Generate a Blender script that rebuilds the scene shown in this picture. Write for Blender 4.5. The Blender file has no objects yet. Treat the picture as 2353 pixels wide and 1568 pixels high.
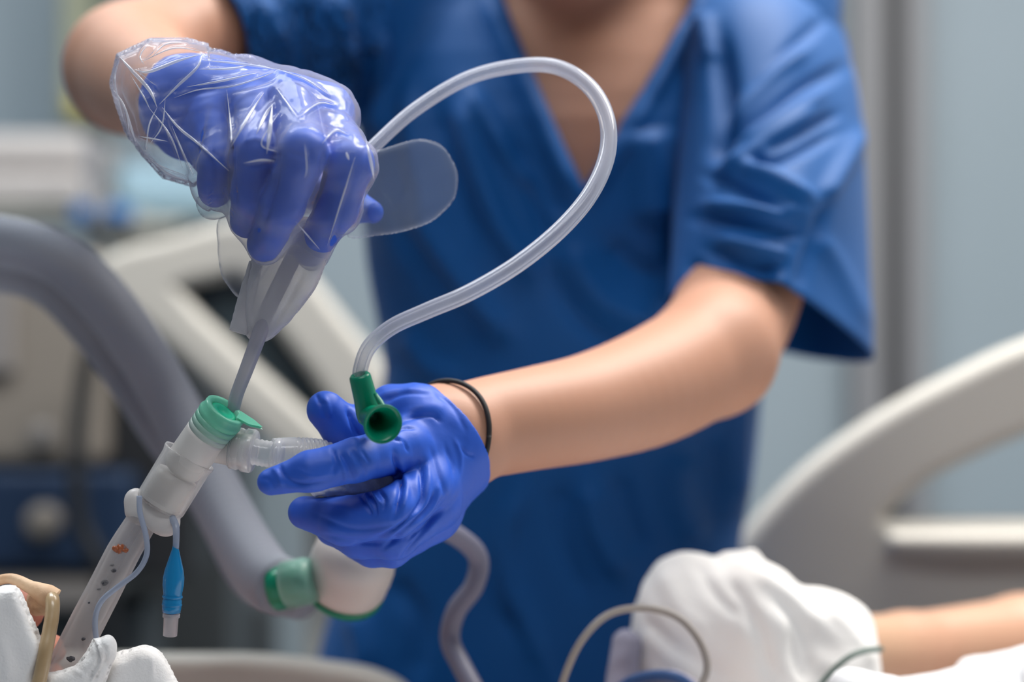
import bpy, math, random
import numpy as np
from mathutils import Vector
random.seed(7); np.random.seed(7)
sc = bpy.context.scene
COL = sc.collection
# ------------------------------------------------------------------ camera
FPX, CX, CY, CAMZ = 4000.0, 1176.5, 784.0, 1.25
cam = bpy.data.cameras.new('camera'); camo = bpy.data.objects.new('camera', cam); COL.objects.link(camo)
camo.location = (0, 0, CAMZ); camo.rotation_euler = (math.pi/2, 0, 0)
cam.sensor_width = 36; cam.lens = FPX/2353*36; cam.clip_start = .05
cam.dof.use_dof = True; cam.dof.focus_distance = .875; cam.dof.aperture_fstop = 2.5
sc.camera = camo
# ------------------------------------------------------------------ world, lights, exposure
w = bpy.data.worlds.new('world'); sc.world = w; w.use_nodes = True
w.node_tree.nodes['Background'].inputs[0].default_value = (.80, .88, 1, 1)
w.node_tree.nodes['Background'].inputs[1].default_value = .07
def area(name, loc, size, power, col, rot=(0, 0, 0)):
    l = bpy.data.lights.new(name, 'AREA'); l.shape = 'RECTANGLE'; l.size, l.size_y = size
    l.energy = power; l.color = col
    o = bpy.data.objects.new(name, l); COL.objects.link(o); o.location = loc; o.rotation_euler = rot
    return o
area('overhead_light', (.80, 1.42, 2.78), (1.2, .5), 46, (1, .96, .90))
area('overhead_light', (-.65, 1.40, 2.78), (1.2, .5), 20, (.90, .96, 1))
area('overhead_light', (.1, -.1, 2.78), (1.2, .5), 12, (.95, .97, 1))  # fill light added above the camera to brighten the near objects
area('overhead_light', (1.4, 2.3, 2.78), (1.2, .6), 5, (.92, .97, 1))
area('overhead_light', (-1.2, 2.5, 2.78), (1.2, .6), 5, (.92, .97, 1))
sc.view_settings.view_transform = 'Standard'; sc.view_settings.look = 'None'
sc.view_settings.exposure = 0.45; sc.view_settings.gamma = 1; sc.view_settings.use_curve_mapping = False
sc.cycles.transparent_max_bounces = 20
sc.cycles.max_bounces = 8; sc.cycles.caustics_refractive = False; sc.cycles.caustics_reflective = False

# ------------------------------------------------------------------ helpers
def P(px, py, d): return np.array([(px-CX)*d/FPX, d, CAMZ-(py-CY)*d/FPX])
def PP(l): return np.array([P(*a[:3]) for a in l])
def tag(o, label=None, cat=None, group=None, kind=None):
    for k, v in (('label', label), ('category', cat), ('group', group), ('kind', kind)):
        if v: o[k] = v
    return o
def mesh(name, V, F, m, parent=None, smooth=True):
    me = bpy.data.meshes.new(name)
    V = np.asarray(V, dtype=np.float32)
    if isinstance(F, np.ndarray):
        n, k = F.shape
        me.vertices.add(len(V)); me.vertices.foreach_set('co', V.ravel())
        me.loops.add(n*k); me.loops.foreach_set('vertex_index', F.astype(np.int32).ravel())
        me.polygons.add(n)
        me.polygons.foreach_set('loop_start', np.arange(0, n*k, k, dtype=np.int32))
        me.polygons.foreach_set('loop_total', np.full(n, k, dtype=np.int32))
        me.update(calc_edges=True); me.validate()
    else:
        me.from_pydata([tuple(map(float, v)) for v in V], [], [tuple(f) for f in F]); me.update()
    me.polygons.foreach_set('use_smooth', [smooth]*len(me.polygons))
    if m: me.materials.append(m)
    o = bpy.data.objects.new(name, me); COL.objects.link(o)
    if parent is not None:
        o.parent = parent; o.matrix_parent_inverse = parent.matrix_basis.inverted()
    return o
def empty(name, loc, **k):
    o = bpy.data.objects.new(name, None); COL.objects.link(o); o.location = [float(v) for v in loc]
    o.empty_display_size = .02
    tag(o, **k); return o
def catmull(pts, n):
    pts = np.asarray(pts, float); out = []
    p = np.vstack([2*pts[0]-pts[1], pts, 2*pts[-1]-pts[-2]])
    for i in range(1, len(p)-2):
        for t in np.linspace(0, 1, n, endpoint=False):
            a, b, c, d = p[i-1], p[i], p[i+1], p[i+2]
            out.append(.5*((2*b)+(c-a)*t+(2*a-5*b+4*c-d)*t*t+(3*b-a-3*c+d)*t**3))
    out.append(pts[-1]); return np.array(out)
def tubegeo(path, r, seg=20, cap=True):
    path = np.asarray(path); n = len(path)
    r = np.full(n, r) if np.isscalar(r) else np.interp(np.linspace(0, 1, n), np.linspace(0, 1, len(r)), r)
    T = np.gradient(path, axis=0); T /= np.linalg.norm(T, axis=1)[:, None]+1e-12
    u = np.cross(T[0], [0.13, .2, .97]); u /= np.linalg.norm(u)
    V = []
    for i in range(n):
        u = u-T[i]*np.dot(u, T[i]); u /= np.linalg.norm(u); v = np.cross(T[i], u)
        for k in range(seg):
            a = 2*math.pi*k/seg; V.append(path[i]+r[i]*(math.cos(a)*u+math.sin(a)*v))
    F = []
    for i in range(n-1):
        for k in range(seg):
            a, b = i*seg+k, i*seg+(k+1) % seg; F.append((a, b, b+seg, a+seg))
    if cap: F.append(tuple(range(seg))[::-1]); F.append(tuple(range((n-1)*seg, n*seg)))
    return V, F
def tube(name, pts, r, m, parent=None, seg=20, n=8, cap=True, spline=True):
    path = catmull(pts, n) if spline else np.array(pts)
    V, F = tubegeo(path, r, seg, cap); return mesh(name, V, F, m, parent)
def lathe(name, a, ax, prof, m, parent=None, seg=40, caps=(True, True)):
    a = np.array(a, float); ax = np.array(ax, float); ax /= np.linalg.norm(ax)
    u = np.cross(ax, [.1, 1, .05]); u /= np.linalg.norm(u); v = np.cross(ax, u)
    V, F = [], []
    for t, r in prof:
        for k in range(seg):
            q = 2*math.pi*k/seg; V.append(a+ax*t+r*(math.cos(q)*u+math.sin(q)*v))
    for i in range(len(prof)-1):
        for k in range(seg):
            s, e = i*seg+k, i*seg+(k+1) % seg; F.append((s, s+seg, e+seg, e))
    if caps[0]: F.append(tuple(range(seg)))
    if caps[1]: F.append(tuple(range((len(prof)-1)*seg, len(prof)*seg))[::-1])
    return mesh(name, V, F, m, parent)
def box(name, c, s, m, parent=None, bev=.004, rot=(0, 0, 0)):
    x, y, z = [v/2 for v in s]
    V = [(i*x, j*y, k*z) for i in (-1, 1) for j in (-1, 1) for k in (-1, 1)]
    F = [(0, 1, 3, 2), (4, 6, 7, 5), (0, 4, 5, 1), (2, 3, 7, 6), (0, 2, 6, 4), (1, 5, 7, 3)]
    o = mesh(name, V, F, m, None, False); o.location = [float(v) for v in c]; o.rotation_euler = rot
    if bev:
        b = o.modifiers.new('bevel', 'BEVEL'); b.width = bev; b.segments = 3
    if parent is not None:
        o.parent = parent; o.matrix_parent_inverse = parent.matrix_basis.inverted()
    return o
# ---- signed distance modelling
def smin(a, b, k):
    h = np.clip(.5+.5*(b-a)/k, 0, 1); return b*(1-h)+a*h-k*h*(1-h)
def smax(a, b, k): return -smin(-a, -b, k)
def cone(p, a, b, ra, rb):
    ab = b-a; t = np.clip(((p-a)@ab)/(ab@ab), 0, 1)
    return np.linalg.norm(p-a-t[:, None]*ab, axis=1)-(ra+(rb-ra)*t)
def chain(p, pts, rs, k=.004):
    F = None
    for i in range(len(pts)-1):
        g = cone(p, pts[i], pts[i+1], rs[i], rs[i+1]); F = g if F is None else smin(F, g, k)
    return F
def ell(p, c, r):
    q = (p-np.array(c))/np.array(r); k = np.linalg.norm(q, axis=1); g = np.linalg.norm(q/np.array(r), axis=1)+1e-9
    return k*(k-1)/g
def schain(p, pts, rs):
    q = catmull(np.column_stack([pts, rs]), 5); F = None
    for i in range(len(q)-1):
        g = cone(p, q[i, :3], q[i+1, :3], q[i, 3], q[i+1, 3]); F = g if F is None else np.minimum(F, g)
    return F
def pix(p): return CX+FPX*p[:, 0]/p[:, 1], CY-FPX*(p[:, 2]-CAMZ)/p[:, 1]
def polydist(x, y, poly):
    """signed distance to a polygon, positive inside"""
    poly = np.asarray(poly, float); d = np.full(x.shape, 1e9); ins = np.zeros(x.shape, bool)
    for i in range(len(poly)):
        a, b = poly[i], poly[(i+1) % len(poly)]; e = b-a
        t = np.clip(((x-a[0])*e[0]+(y-a[1])*e[1])/(e@e), 0, 1)
        d = np.minimum(d, np.hypot(x-a[0]-t*e[0], y-a[1]-t*e[1]))
        c = ((a[1] > y) != (b[1] > y)) & (x < (b[0]-a[0])*(y-a[1])/((b[1]-a[1]) or 1e-9)+a[0]); ins ^= c
    return np.where(ins, d, -d)
def pillow(p, poly, dc, T, wd):
    """a puffed bag whose rim follows a closed outline; dc = (d0, dx, dy) depth plane, T half thickness, wd rim width (m)"""
    x, y = pix(p); d = dc[0]+dc[1]*(x-poly[0][0])+dc[2]*(y-poly[0][1])
    s = polydist(x, y, poly)*d/FPX; dy = np.abs(p[:, 1]-d)
    h = T*np.sqrt(np.clip(1-(1-np.clip(s/wd, 0, 1))**2, 0, 1))
    return np.where(s > 0, (dy-h)*.7, np.hypot(s, dy)*.9)
def nets(f, lo, hi, h, project=2, smooth=0):
    lo = np.array(lo, float); hi = np.array(hi, float); n = (np.ceil((hi-lo)/h/4).astype(int))*4+1
    cs = [lo[i]+h*4*np.arange((n[i]-1)//4)+h*2 for i in range(3)]
    G = np.stack(np.meshgrid(*cs, indexing='ij'), -1).reshape(-1, 3)
    C = f(G).reshape([len(c) for c in cs])
    near = np.abs(C) < h*4*1.6
    m = np.zeros(n, bool); sg = np.ones(n, np.float32)*1
    rep = lambda A: np.repeat(np.repeat(np.repeat(A, 4, 0), 4, 1), 4, 2)
    R = rep(near); m[:-1, :-1, :-1] = R
    for ax in range(3): m |= np.roll(m, 1, ax)
    sg[:-1, :-1, :-1] = np.where(rep(C < 0), -1, 1)
    idx = np.argwhere(m); F = sg
    out = np.empty(len(idx), np.float32)
    for s in range(0, len(idx), 400000): out[s:s+400000] = f(lo+h*idx[s:s+400000])
    F[m] = out
    I = F < 0
    c0 = I[:-1, :-1, :-1].astype(np.int8)
    sumI = sum(I[a:n[0]-1+a, b:n[1]-1+b, c:n[2]-1+c].astype(np.int8) for a in (0, 1) for b in (0, 1) for c in (0, 1))
    act = (sumI > 0) & (sumI < 8); cells = np.argwhere(act)
    ids = -np.ones(act.shape, np.int64); ids[act] = np.arange(len(cells))
    acc = np.zeros((len(cells), 3)); cnt = np.zeros(len(cells))
    cor = [(a, b, c) for a in (0, 1) for b in (0, 1) for c in (0, 1)]
    for a in cor:
        for ax in range(3):
            if a[ax]: continue
            b = list(a); b[ax] = 1
            fa = F[cells[:, 0]+a[0], cells[:, 1]+a[1], cells[:, 2]+a[2]]; fb = F[cells[:, 0]+b[0], cells[:, 1]+b[1], cells[:, 2]+b[2]]
            x = (fa < 0) != (fb < 0); t = np.where(x, fa/(fa-fb+1e-12), 0)
            q = np.tile(np.array(a, float), (len(cells), 1)); q[:, ax] += t
            acc[x] += q[x]; cnt[x] += 1
    V = lo+h*(cells+acc/np.maximum(cnt, 1)[:, None])
    Q = []
    for ax in range(3):
        u, v = (ax+1) % 3, (ax+2) % 3
        sl0 = [slice(1, n[i]-1) for i in range(3)]; sl0[ax] = slice(0, n[ax]-1); sl1 = list(sl0); sl1[ax] = slice(1, n[ax])
        A, B = I[tuple(sl0)], I[tuple(sl1)]; E = np.argwhere(A != B)
        flip = A[A != B]; base = E.copy()
        for i in range(3):
            if i != ax: base[:, i] += 1
        q = []
        for du, dv in ((-1, -1), (0, -1), (0, 0), (-1, 0)):
            g = base.copy(); g[:, u] += du; g[:, v] += dv; q.append(ids[g[:, 0], g[:, 1], g[:, 2]])
        q = np.stack(q, 1); q[~flip] = q[~flip][:, ::-1]; Q.append(q)
    Q = np.vstack(Q); Q = Q[(Q >= 0).all(1)]
    for _ in range(project):
        N, F0 = grad(f, V, h*.6); V = V-N*np.clip(F0, -h, h)[:, None]
    return V, Q
def grad(f, V, e):
    F0 = f(V); N = np.stack([f(V+np.eye(3)[i]*e)-f(V-np.eye(3)[i]*e) for i in range(3)], 1)
    return N/(np.linalg.norm(N, axis=1)[:, None]+1e-9), F0
def vnormals(V, Q):
    fn = np.cross(V[Q[:, 2]]-V[Q[:, 0]], V[Q[:, 3]]-V[Q[:, 1]]); N = np.zeros_like(V)
    for k in range(4): np.add.at(N, Q[:, k], fn)
    return N/(np.linalg.norm(N, axis=1)[:, None]+1e-12)
GAIN = 1.0
def strokes(V, N, L, front=True):
    """press creases (negative) or raise folds (positive) along lines; widths in mm, heights in mm"""
    x, y = pix(V); D = np.zeros(len(V))
    fac = np.clip(-N[:, 1]*3, 0, 1) if front else np.ones(len(V))
    for pts, wd, amp in L:
        pts = catmull(np.array([(a[0], a[1], 0) for a in pts], float), 5)[:, :2] if len(pts) > 2 else np.array(pts, float)
        d = np.mean(V[:, 1]); amp = amp*GAIN; wpx = wd*1e-3*FPX/d
        sel = (x > pts[:, 0].min()-4*wpx) & (x < pts[:, 0].max()+4*wpx) & (y > pts[:, 1].min()-4*wpx) & (y < pts[:, 1].max()+4*wpx) & (fac > 0)
        xs, ys = x[sel], y[sel]; best = np.full(xs.shape, 1e9); tt = np.zeros(xs.shape)
        for i in range(len(pts)-1):
            e = pts[i+1]-pts[i]; t = np.clip(((xs-pts[i, 0])*e[0]+(ys-pts[i, 1])*e[1])/(e@e+1e-9), 0, 1)
            q = np.hypot(xs-pts[i, 0]-t*e[0], ys-pts[i, 1]-t*e[1]); b = q < best
            best[b] = q[b]; tt[b] = (i+t[b])/(len(pts)-1)
        taper = np.clip(np.minimum(tt, 1-tt)*5+.25, 0, 1)
        D[sel] += amp*1e-3*np.exp(-(best/wpx)**2)*taper
    return V+N*(D*fac)[:, None]
def wob(V, s, seed=0):
    r = np.random.RandomState(seed); o = np.zeros(len(V))
    for i in range(6):
        k = r.normal(size=3)*s; o += np.sin(V@k+r.rand()*6+1.5*np.sin(V@(r.normal(size=3)*s*.6)+r.rand()*6))
    return o/6
# ------------------------------------------------------------------ materials
def mat(name, col, rough=.5, bump=None, var=None, spec=.5, metal=0, sheen=0, sss=0, emit=None, coat=0, trans=0):
    m = bpy.data.materials.new(name); m.use_nodes = True; nt = m.node_tree; b = nt.nodes['Principled BSDF']
    b.inputs['Base Color'].default_value = (*col, 1); b.inputs['Roughness'].default_value = rough
    b.inputs['Specular IOR Level'].default_value = spec; b.inputs['Metallic'].default_value = metal
    b.inputs['Sheen Weight'].default_value = sheen; b.inputs['Coat Weight'].default_value = coat
    b.inputs['Transmission Weight'].default_value = trans
    if sss:
        b.inputs['Subsurface Weight'].default_value = sss; b.inputs['Subsurface Radius'].default_value = (.01, .004, .002); b.inputs['Subsurface Scale'].default_value = .6
    tc = nt.nodes.new('ShaderNodeTexCoord')
    if var:
        n = nt.nodes.new('ShaderNodeTexNoise'); n.inputs['Scale'].default_value = var[0]; n.inputs['Detail'].default_value = 4
        r = nt.nodes.new('ShaderNodeMix'); r.data_type = 'RGBA'; nt.links.new(tc.outputs['Object'], n.inputs['Vector'])
        mr = nt.nodes.new('ShaderNodeMapRange'); mr.inputs[1].default_value = .35; mr.inputs[2].default_value = .65
        nt.links.new(n.outputs['Fac'], mr.inputs[0]); nt.links.new(mr.outputs[0], r.inputs[0])
        r.inputs[6].default_value = (*col, 1); r.inputs[7].default_value = (*var[1], 1)
        nt.links.new(r.outputs[2], b.inputs['Base Color'])
    if bump:
        n = nt.nodes.new('ShaderNodeTexNoise'); n.inputs['Scale'].default_value = bump[0]; n.inputs['Detail'].default_value = 5
        bp = nt.nodes.new('ShaderNodeBump'); bp.inputs['Strength'].default_value = bump[1]; bp.inputs['Distance'].default_value = bump[2]
        nt.links.new(tc.outputs['Object'], n.inputs['Vector']); nt.links.new(n.outputs['Fac'], bp.inputs['Height']); nt.links.new(bp.outputs[0], b.inputs['Normal'])
    return m
def film(name, col, a0, a1, rough=.15, power=2.0, crinkle=None, spec=.5, coat=0, tlu=.3):
    """clear plastic: see-through face on, denser where it turns away"""
    m = mat(name, col, rough, spec=spec, coat=coat); nt = m.node_tree; b = nt.nodes['Principled BSDF']
    lw = nt.nodes.new('ShaderNodeLayerWeight'); lw.inputs[0].default_value = .5
    pw = nt.nodes.new('ShaderNodeMath'); pw.operation = 'POWER'; pw.inputs[1].default_value = power
    mr = nt.nodes.new('ShaderNodeMapRange'); mr.inputs[3].default_value = a0; mr.inputs[4].default_value = a1
    nt.links.new(lw.outputs['Facing'], pw.inputs[0]); nt.links.new(pw.outputs[0], mr.inputs[0])
    tr = nt.nodes.new('ShaderNodeBsdfTransparent'); tl = nt.nodes.new('ShaderNodeBsdfTranslucent'); tl.inputs[0].default_value = (*col, 1)
    m1 = nt.nodes.new('ShaderNodeMixShader'); m1.inputs[0].default_value = tlu; m2 = nt.nodes.new('ShaderNodeMixShader')
    nt.links.new(b.outputs[0], m1.inputs[1]); nt.links.new(tl.outputs[0], m1.inputs[2])
    nt.links.new(mr.outputs[0], m2.inputs[0]); nt.links.new(tr.outputs[0], m2.inputs[1]); nt.links.new(m1.outputs[0], m2.inputs[2])
    nt.links.new(m2.outputs[0], nt.nodes['Material Output'].inputs['Surface'])
    if crinkle:
        tc = nt.nodes.new('ShaderNodeTexCoord'); v = nt.nodes.new('ShaderNodeTexVoronoi'); v.feature = 'DISTANCE_TO_EDGE'; v.inputs['Scale'].default_value = crinkle[0]
        n = nt.nodes.new('ShaderNodeTexNoise'); n.inputs['Scale'].default_value = crinkle[0]*.6
        ad = nt.nodes.new('ShaderNodeVectorMath'); ad.operation = 'MULTIPLY_ADD'; ad.inputs[1].default_value = (.02, .02, .02)
        nt.links.new(tc.outputs['Object'], n.inputs['Vector']); nt.links.new(n.outputs['Color'], ad.inputs[0]); nt.links.new(tc.outputs['Object'], ad.inputs[2])
        nt.links.new(ad.outputs[0], v.inputs['Vector'])
        bp = nt.nodes.new('ShaderNodeBump'); bp.inputs['Strength'].default_value = crinkle[1]; bp.inputs['Distance'].default_value = .002
        nt.links.new(v.outputs['Distance'], bp.inputs['Height']); nt.links.new(bp.outputs[0], b.inputs['Normal'])
    return m
M = dict(
    wall=mat('wall_paint', (.33, .395, .445), .6, var=(1.5, (.31, .375, .42))),
    pillar=mat('pillar_grey', (.25, .25, .265), .5), pillar_dark=mat('gap_dark', (.07, .07, .075), .6),
    floor=mat('vinyl_floor', (.24, .27, .29), .35, var=(8, (.2, .23, .25))), ceil=mat('ceiling_white', (.7, .7, .7), .8),
    skin=mat('skin', (.50, .265, .180), .5, var=(25, (.49, .255, .170)), bump=(900, .08, .0006), spec=.3, sss=.12),
    skin_red=mat('patient_skin', (.50, .22, .15), .45, var=(60, (.42, .15, .10)), bump=(400, .2, .0008), sss=.1),
    skin_pale=mat('patient_arm_skin', (.60, .37, .24), .5, var=(12, (.6, .33, .22))),
    scrub=mat('scrub_cotton', (.0, .083, .300), .6, bump=(1500, .15, .0005), spec=.28, sheen=.06),
    glove=mat('nitrile', (.022, .098, .55), .5, bump=(500, .1, .0006), spec=.35, var=(60, (.027, .108, .57))),
    black=mat('black_elastic', (.012, .010, .010), .6, bump=(2500, .5, .0004)),
    hair=mat('dark_hair', (.02, .012, .008), .5),
    green=mat('green_plastic', (.0, .235, .125), .28, var=(90, (.0, .20, .11)), spec=.5),
    mint=film('mint_plastic', (.24, .72, .52), .80, .95, .25), mint_dark=mat('mint_inside', (.02, .45, .26), .3),
    frost=film('frosted_plastic', (.80, .77, .74), .86, .97, .28), clear=film('clear_hard_plastic', (.76, .74, .73), .10, .85, .08, 1.6, spec=.8, coat=.5),
    clear2=film('clear_connector', (.75, .76, .78), .28, .9, .08, 1.3, spec=.8, coat=.5),
    wing=film('milky_flange', (.78, .75, .73), .9, .98, .3),
    pvc=film('clear_pvc_tube', (.56, .58, .66), .28, .97, .12, 1.2, spec=.7, coat=.4), pvc_in=film('tube_bore', (.62, .64, .72), .25, .9, .2, 1.5),
    ett=film('tracheal_pvc', (.50, .47, .47), .42, .95, .2, 1.5, spec=.6), gas=film('lilac_line', (.27, .27, .36), .9, 1, .4),
    hose=film('hose_plastic', (.34, .36, .42), .72, .97, .5, 1, spec=.3), pilot=film('pilot_line_plastic', (.42, .48, .60), .7, .97, .2),
    balloon=film('blue_balloon', (.015, .28, .58), .88, .98, .2, coat=.3), valve=film('clear_valve', (.62, .58, .60), .4, .9, .15), valvecore=mat('valve_core', (.74, .66, .62), .4),
    fold_glint=film('film_glint', (.85, .87, .92), .50, .85, .12, 1.5, spec=1, coat=1),  # whiter than the film: fold highlights put into the colour
    film=film('polythene_film', (.46, .46, .54), .16, .85, .15, 2.0, crinkle=(55, .30), spec=.5, coat=.15),
    lobe=film('polythene_lobe', (.38, .42, .50), .14, .9, .25, 2.5, spec=.4), pouch=film('milky_pouch', (.66, .65, .68), .60, .93, .3, 1.5, spec=.4),
    cath=film('catheter_shaft', (.45, .44, .50), .72, .98, .2, 1.2), gauze=mat('gauze', (.88, .86, .84), .9, bump=(700, .4, .001)),
    tape=mat('tan_tape', (.72, .50, .32), .6, bump=(400, .3, .001), var=(80, (.62, .38, .22))), tan=mat('tan_tube', (.40, .27, .14), .3, coat=.3, var=(70, (.46, .33, .19))),
    filt=mat('filter_white', (.62, .575, .545), .4), rail=mat('rail_cream', (.56, .53, .475), .5), rail_dark=mat('recess_dark', (.02, .035, .045), .5),
    sheet=mat('bed_sheet', (.76, .76, .78), .9, bump=(60, .3, .004)), mattress=mat('mattress_blue', (.05, .09, .2), .6),
    wire=mat('grey_cable', (.27, .24, .22), .45), wire2=mat('green_grey_cable', (.12, .17, .15), .5), navy=mat('machine_navy', (.008, .025, .065), .5),
    beige=mat('machine_beige', (.235, .205, .175), .55), greyk=mat('knob_grey', (.24, .22, .21), .5), dark=mat('machine_black', (.012, .013, .016), .6),
    steel=mat('steel_pole', (.22, .22, .24), .4, metal=.3), blue=mat('clamp_blue', (.01, .14, .42), .4), pink=mat('pale_pink_pack', (.52, .485, .47), .8), pale=mat('pale_blue_pack', (.34, .50, .60), .7),
    screen=mat('grey_panel', (.115, .165, .185), .4), cream=mat('cream_casing', (.46, .46, .42), .5), olive=mat('olive_strip', (.30, .31, .22), .6), yellow=mat('yellow_tag', (.62, .50, .10), .6),
    greycab=mat('cabinet_grey', (.055, .062, .068), .5), bluegrey=mat('blue_grey_panel', (.10, .135, .165), .5), trous=mat('trouser_blue', (.006, .08, .28), .7), shoe=mat('shoe_white', (.7, .7, .7), .5),
    blood=mat('dried_secretion', (.34, .09, .03), .4), speck=mat('dark_speck', (.05, .05, .06), .5), navyblue=mat('strap_blue', (.01, .06, .20), .6), lilac=mat('lilac_cloth', (.34, .33, .42), .8))

# ------------------------------------------------------------------ setting
def st(name, c, s, m, bev=0): return tag(box(name, c, s, m, None, bev), kind='structure')
st('floor', (0, 1, -.05), (5.2, 5.0, .1), M['floor'])
st('ceiling', (0, 1, 2.85), (5.2, 5.0, .1), M['ceil'])
st('wall_back', (0, 3.3, 1.4), (5.2, .1, 2.8), M['wall'])
st('wall_left', (-2.6, .95, 1.4), (.1, 4.6, 2.8), M['wall'])
st('wall_right', (2.6, .95, 1.4), (.1, 4.6, 2.8), M['wall'])
def wx(px, d): return (px-CX)*d/FPX
pl = st('trim_1', ((wx(1957, 3.2)+wx(2028, 3.2))/2, 3.215, 1.4), (wx(2028, 3.2)-wx(1957, 3.2), .07, 2.8), M['pillar'], .004)
st('trim_2', ((wx(2026, 3.2)+wx(2076, 3.2))/2, 3.235, 1.4), (wx(2076, 3.2)-wx(2026, 3.2), .03, 2.8), M['pillar_dark'])
st('trim_3', ((wx(2074, 3.2)+wx(2130, 3.2))/2, 3.215, 1.4), (wx(2130, 3.2)-wx(2074, 3.2), .07, 2.8), M['pillar'], .004)
st('baseboard_back', (0, 3.24, .05), (5.1, .02, .1), M['pillar'])

# ------------------------------------------------------------------ hand skeletons  (px, py, depth)
handA = dict(
    wrist=(405, 238, .935),
    fingers=[([(748, 275, .885), (803, 378, .852), (772, 482, .862), (713, 573, .884)], [.0125, .0118, .0104, .0088]),
             ([(668, 240, .878), (697, 352, .842), (650, 470, .852), (608, 562, .872)], [.0125, .0116, .0106, .0088]),
             ([(580, 250, .882), (590, 352, .852), (580, 440, .860), (568, 508, .876)], [.0120, .0108, .0104, .0088]),
             ([(497, 275, .890), (503, 372, .868), (499, 415, .874), (494, 438, .882)], [.0112, .0096, .0094, .0086])],
    thumb=([(560, 340, .935), (700, 420, .945), (800, 470, .930), (856, 488, .914)], [.015, .0125, .0105, .0058]),
    palm=[((455, 240, .92), (740, 262, .895), .024, .017), ((455, 240, .92), (655, 250, .893), .024, .017),
          ((455, 250, .92), (580, 265, .895), .023, .0165), ((450, 260, .92), (500, 285, .902), .022, .015), ((455, 275, .918), (492, 375, .885), .019, .0095)])
handB = dict(
    wrist=(1085, 1000, .935),
    fingers=[([(925, 1030, .886), (815, 1058, .862), (712, 1084, .855), (622, 1108, .855)], [.0130, .0108, .0098, .0066]),
             ([(985, 1120, .888), (905, 1178, .868), (790, 1198, .878), (700, 1178, .892)], [.0135, .0125, .0120, .0085]),
             ([(1000, 1165, .898), (905, 1232, .884), (825, 1232, .892), (765, 1215, .905)], [.0125, .0118, .0112, .0090]),
             ([(1000, 1195, .91), (900, 1262, .900), (855, 1262, .905), (820, 1250, .915)], [.0115, .0092, .0092, .0086])],
    thumb=([(1000, 960, .925), (900, 945, .912), (828, 992, .905), (792, 985, .902), (748, 942, .896)], [.019, .0135, .0125, .0118, .0098]),
    palm=[((1040, 1010, .925), (945, 1040, .898), .026, .017), ((1040, 1030, .925), (985, 1100, .902), .026, .019),
          ((1030, 1040, .925), (995, 1150, .915), .025, .018), ((1020, 1000, .925), (960, 960, .91), .024, .018)])
def hand_sdf(H):
    fin = [(PP(a), r) for a, r in H['fingers']]; th = (PP(H['thumb'][0]), H['thumb'][1])
    pal = [(P(*a), P(*b), ra, rb) for a, b, ra, rb in H['palm']]
    def f(p, off=0., kf=.0018):
        pa = None
        for a, b, ra, rb in pal:
            g = cone(p, a, b, ra, rb); pa = g if pa is None else smin(pa, g, .008)
        F = pa
        fs = None
        for pts, rs in fin:
            g = chain(p, pts, rs, .003); fs = g if fs is None else smin(fs, g, kf)
        F = smin(F, fs, .007)
        F = smin(F, chain(p, th[0], th[1], .003), .004)
        return F-off
    return f
fA, fB = hand_sdf(handA), hand_sdf(handB)
# forearms and upper arms (her right arm is on the left of the photo)
armA = (PP([(452, 240, .925), (405, 232, .955), (340, 190, 1.05), (300, 158, 1.15)]), [.0265, .0262, .034, .0400])
upA = (PP([(300, 158, 1.15), (420, 95, 1.19), (600, 10, 1.27), (900, -60, 1.34)]), [.0395, .038, .046, .055])
armB = (PP([(1040, 1000, .925), (1110, 984, .94), (1225, 962, .962), (1360, 935, .995), (1500, 888, 1.035), (1640, 812, 1.085)]), [.025, .0270, .0285, .0310, .0350, .0375])
upB = (PP([(1640, 812, 1.085), (1702, 665, 1.160), (1752, 400, 1.265), (1735, 60, 1.32)]), [.0375, .0410, .045, .050])
# torso loft: (py at depth 1.3, centre px, centre depth, half width, half depth)
LOFT = [(-175, 1375, 1.35, .060, .055), (-110, 1370, 1.35, .120, .070), (0, 1330, 1.345, .150, .095), (150, 1290, 1.335, .150, .108), (300, 1280, 1.33, .146, .118), (600, 1300, 1.34, .148, .118),
        (850, 1325, 1.36, .142, .112), (1070, 1305, 1.38, .146, .112), (1260, 1262, 1.39, .150, .114), (1400, 1235, 1.40, .155, .118), (1568, 1215, 1.41, .166, .125), (1900, 1215, 1.42, .178, .13)]
lz = np.array([CAMZ-(a[0]-CY)*1.3/FPX for a in LOFT])[::-1]
lcx = np.array([(a[1]-CX)*1.3/FPX for a in LOFT])[::-1]; lcy = np.array([a[2] for a in LOFT])[::-1]
la = np.array([a[3] for a in LOFT])[::-1]; lb = np.array([a[4] for a in LOFT])[::-1]
def sm(z, t):  # smooth table lookup
    return (np.interp(z-.02, lz, t)+2*np.interp(z, lz, t)+np.interp(z+.02, lz, t))/4
def torso(p, off=0.):
    z = p[:, 2]; a, b = sm(z, la)+off, sm(z, lb)+off; x = (p[:, 0]-sm(z, lcx))/a; y = (p[:, 1]-sm(z, lcy))/b
    F = ((np.abs(x)**2.4+np.abs(y)**2.4)**(1/2.4)-1)*np.minimum(a, b)*.85
    top = z-(lz[-1]-.012); bot = (lz[0]+.01)-z
    return np.maximum(np.maximum(F, top), bot)
SHA, SHB = P(930, -40, 1.35), P(1745, -20, 1.34)
neckb, head = P(1375, -60, 1.335), P(1330, -400, 1.20)
brL, brR = P(1130, 480, 1.265), P(1500, 440, 1.265)
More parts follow.
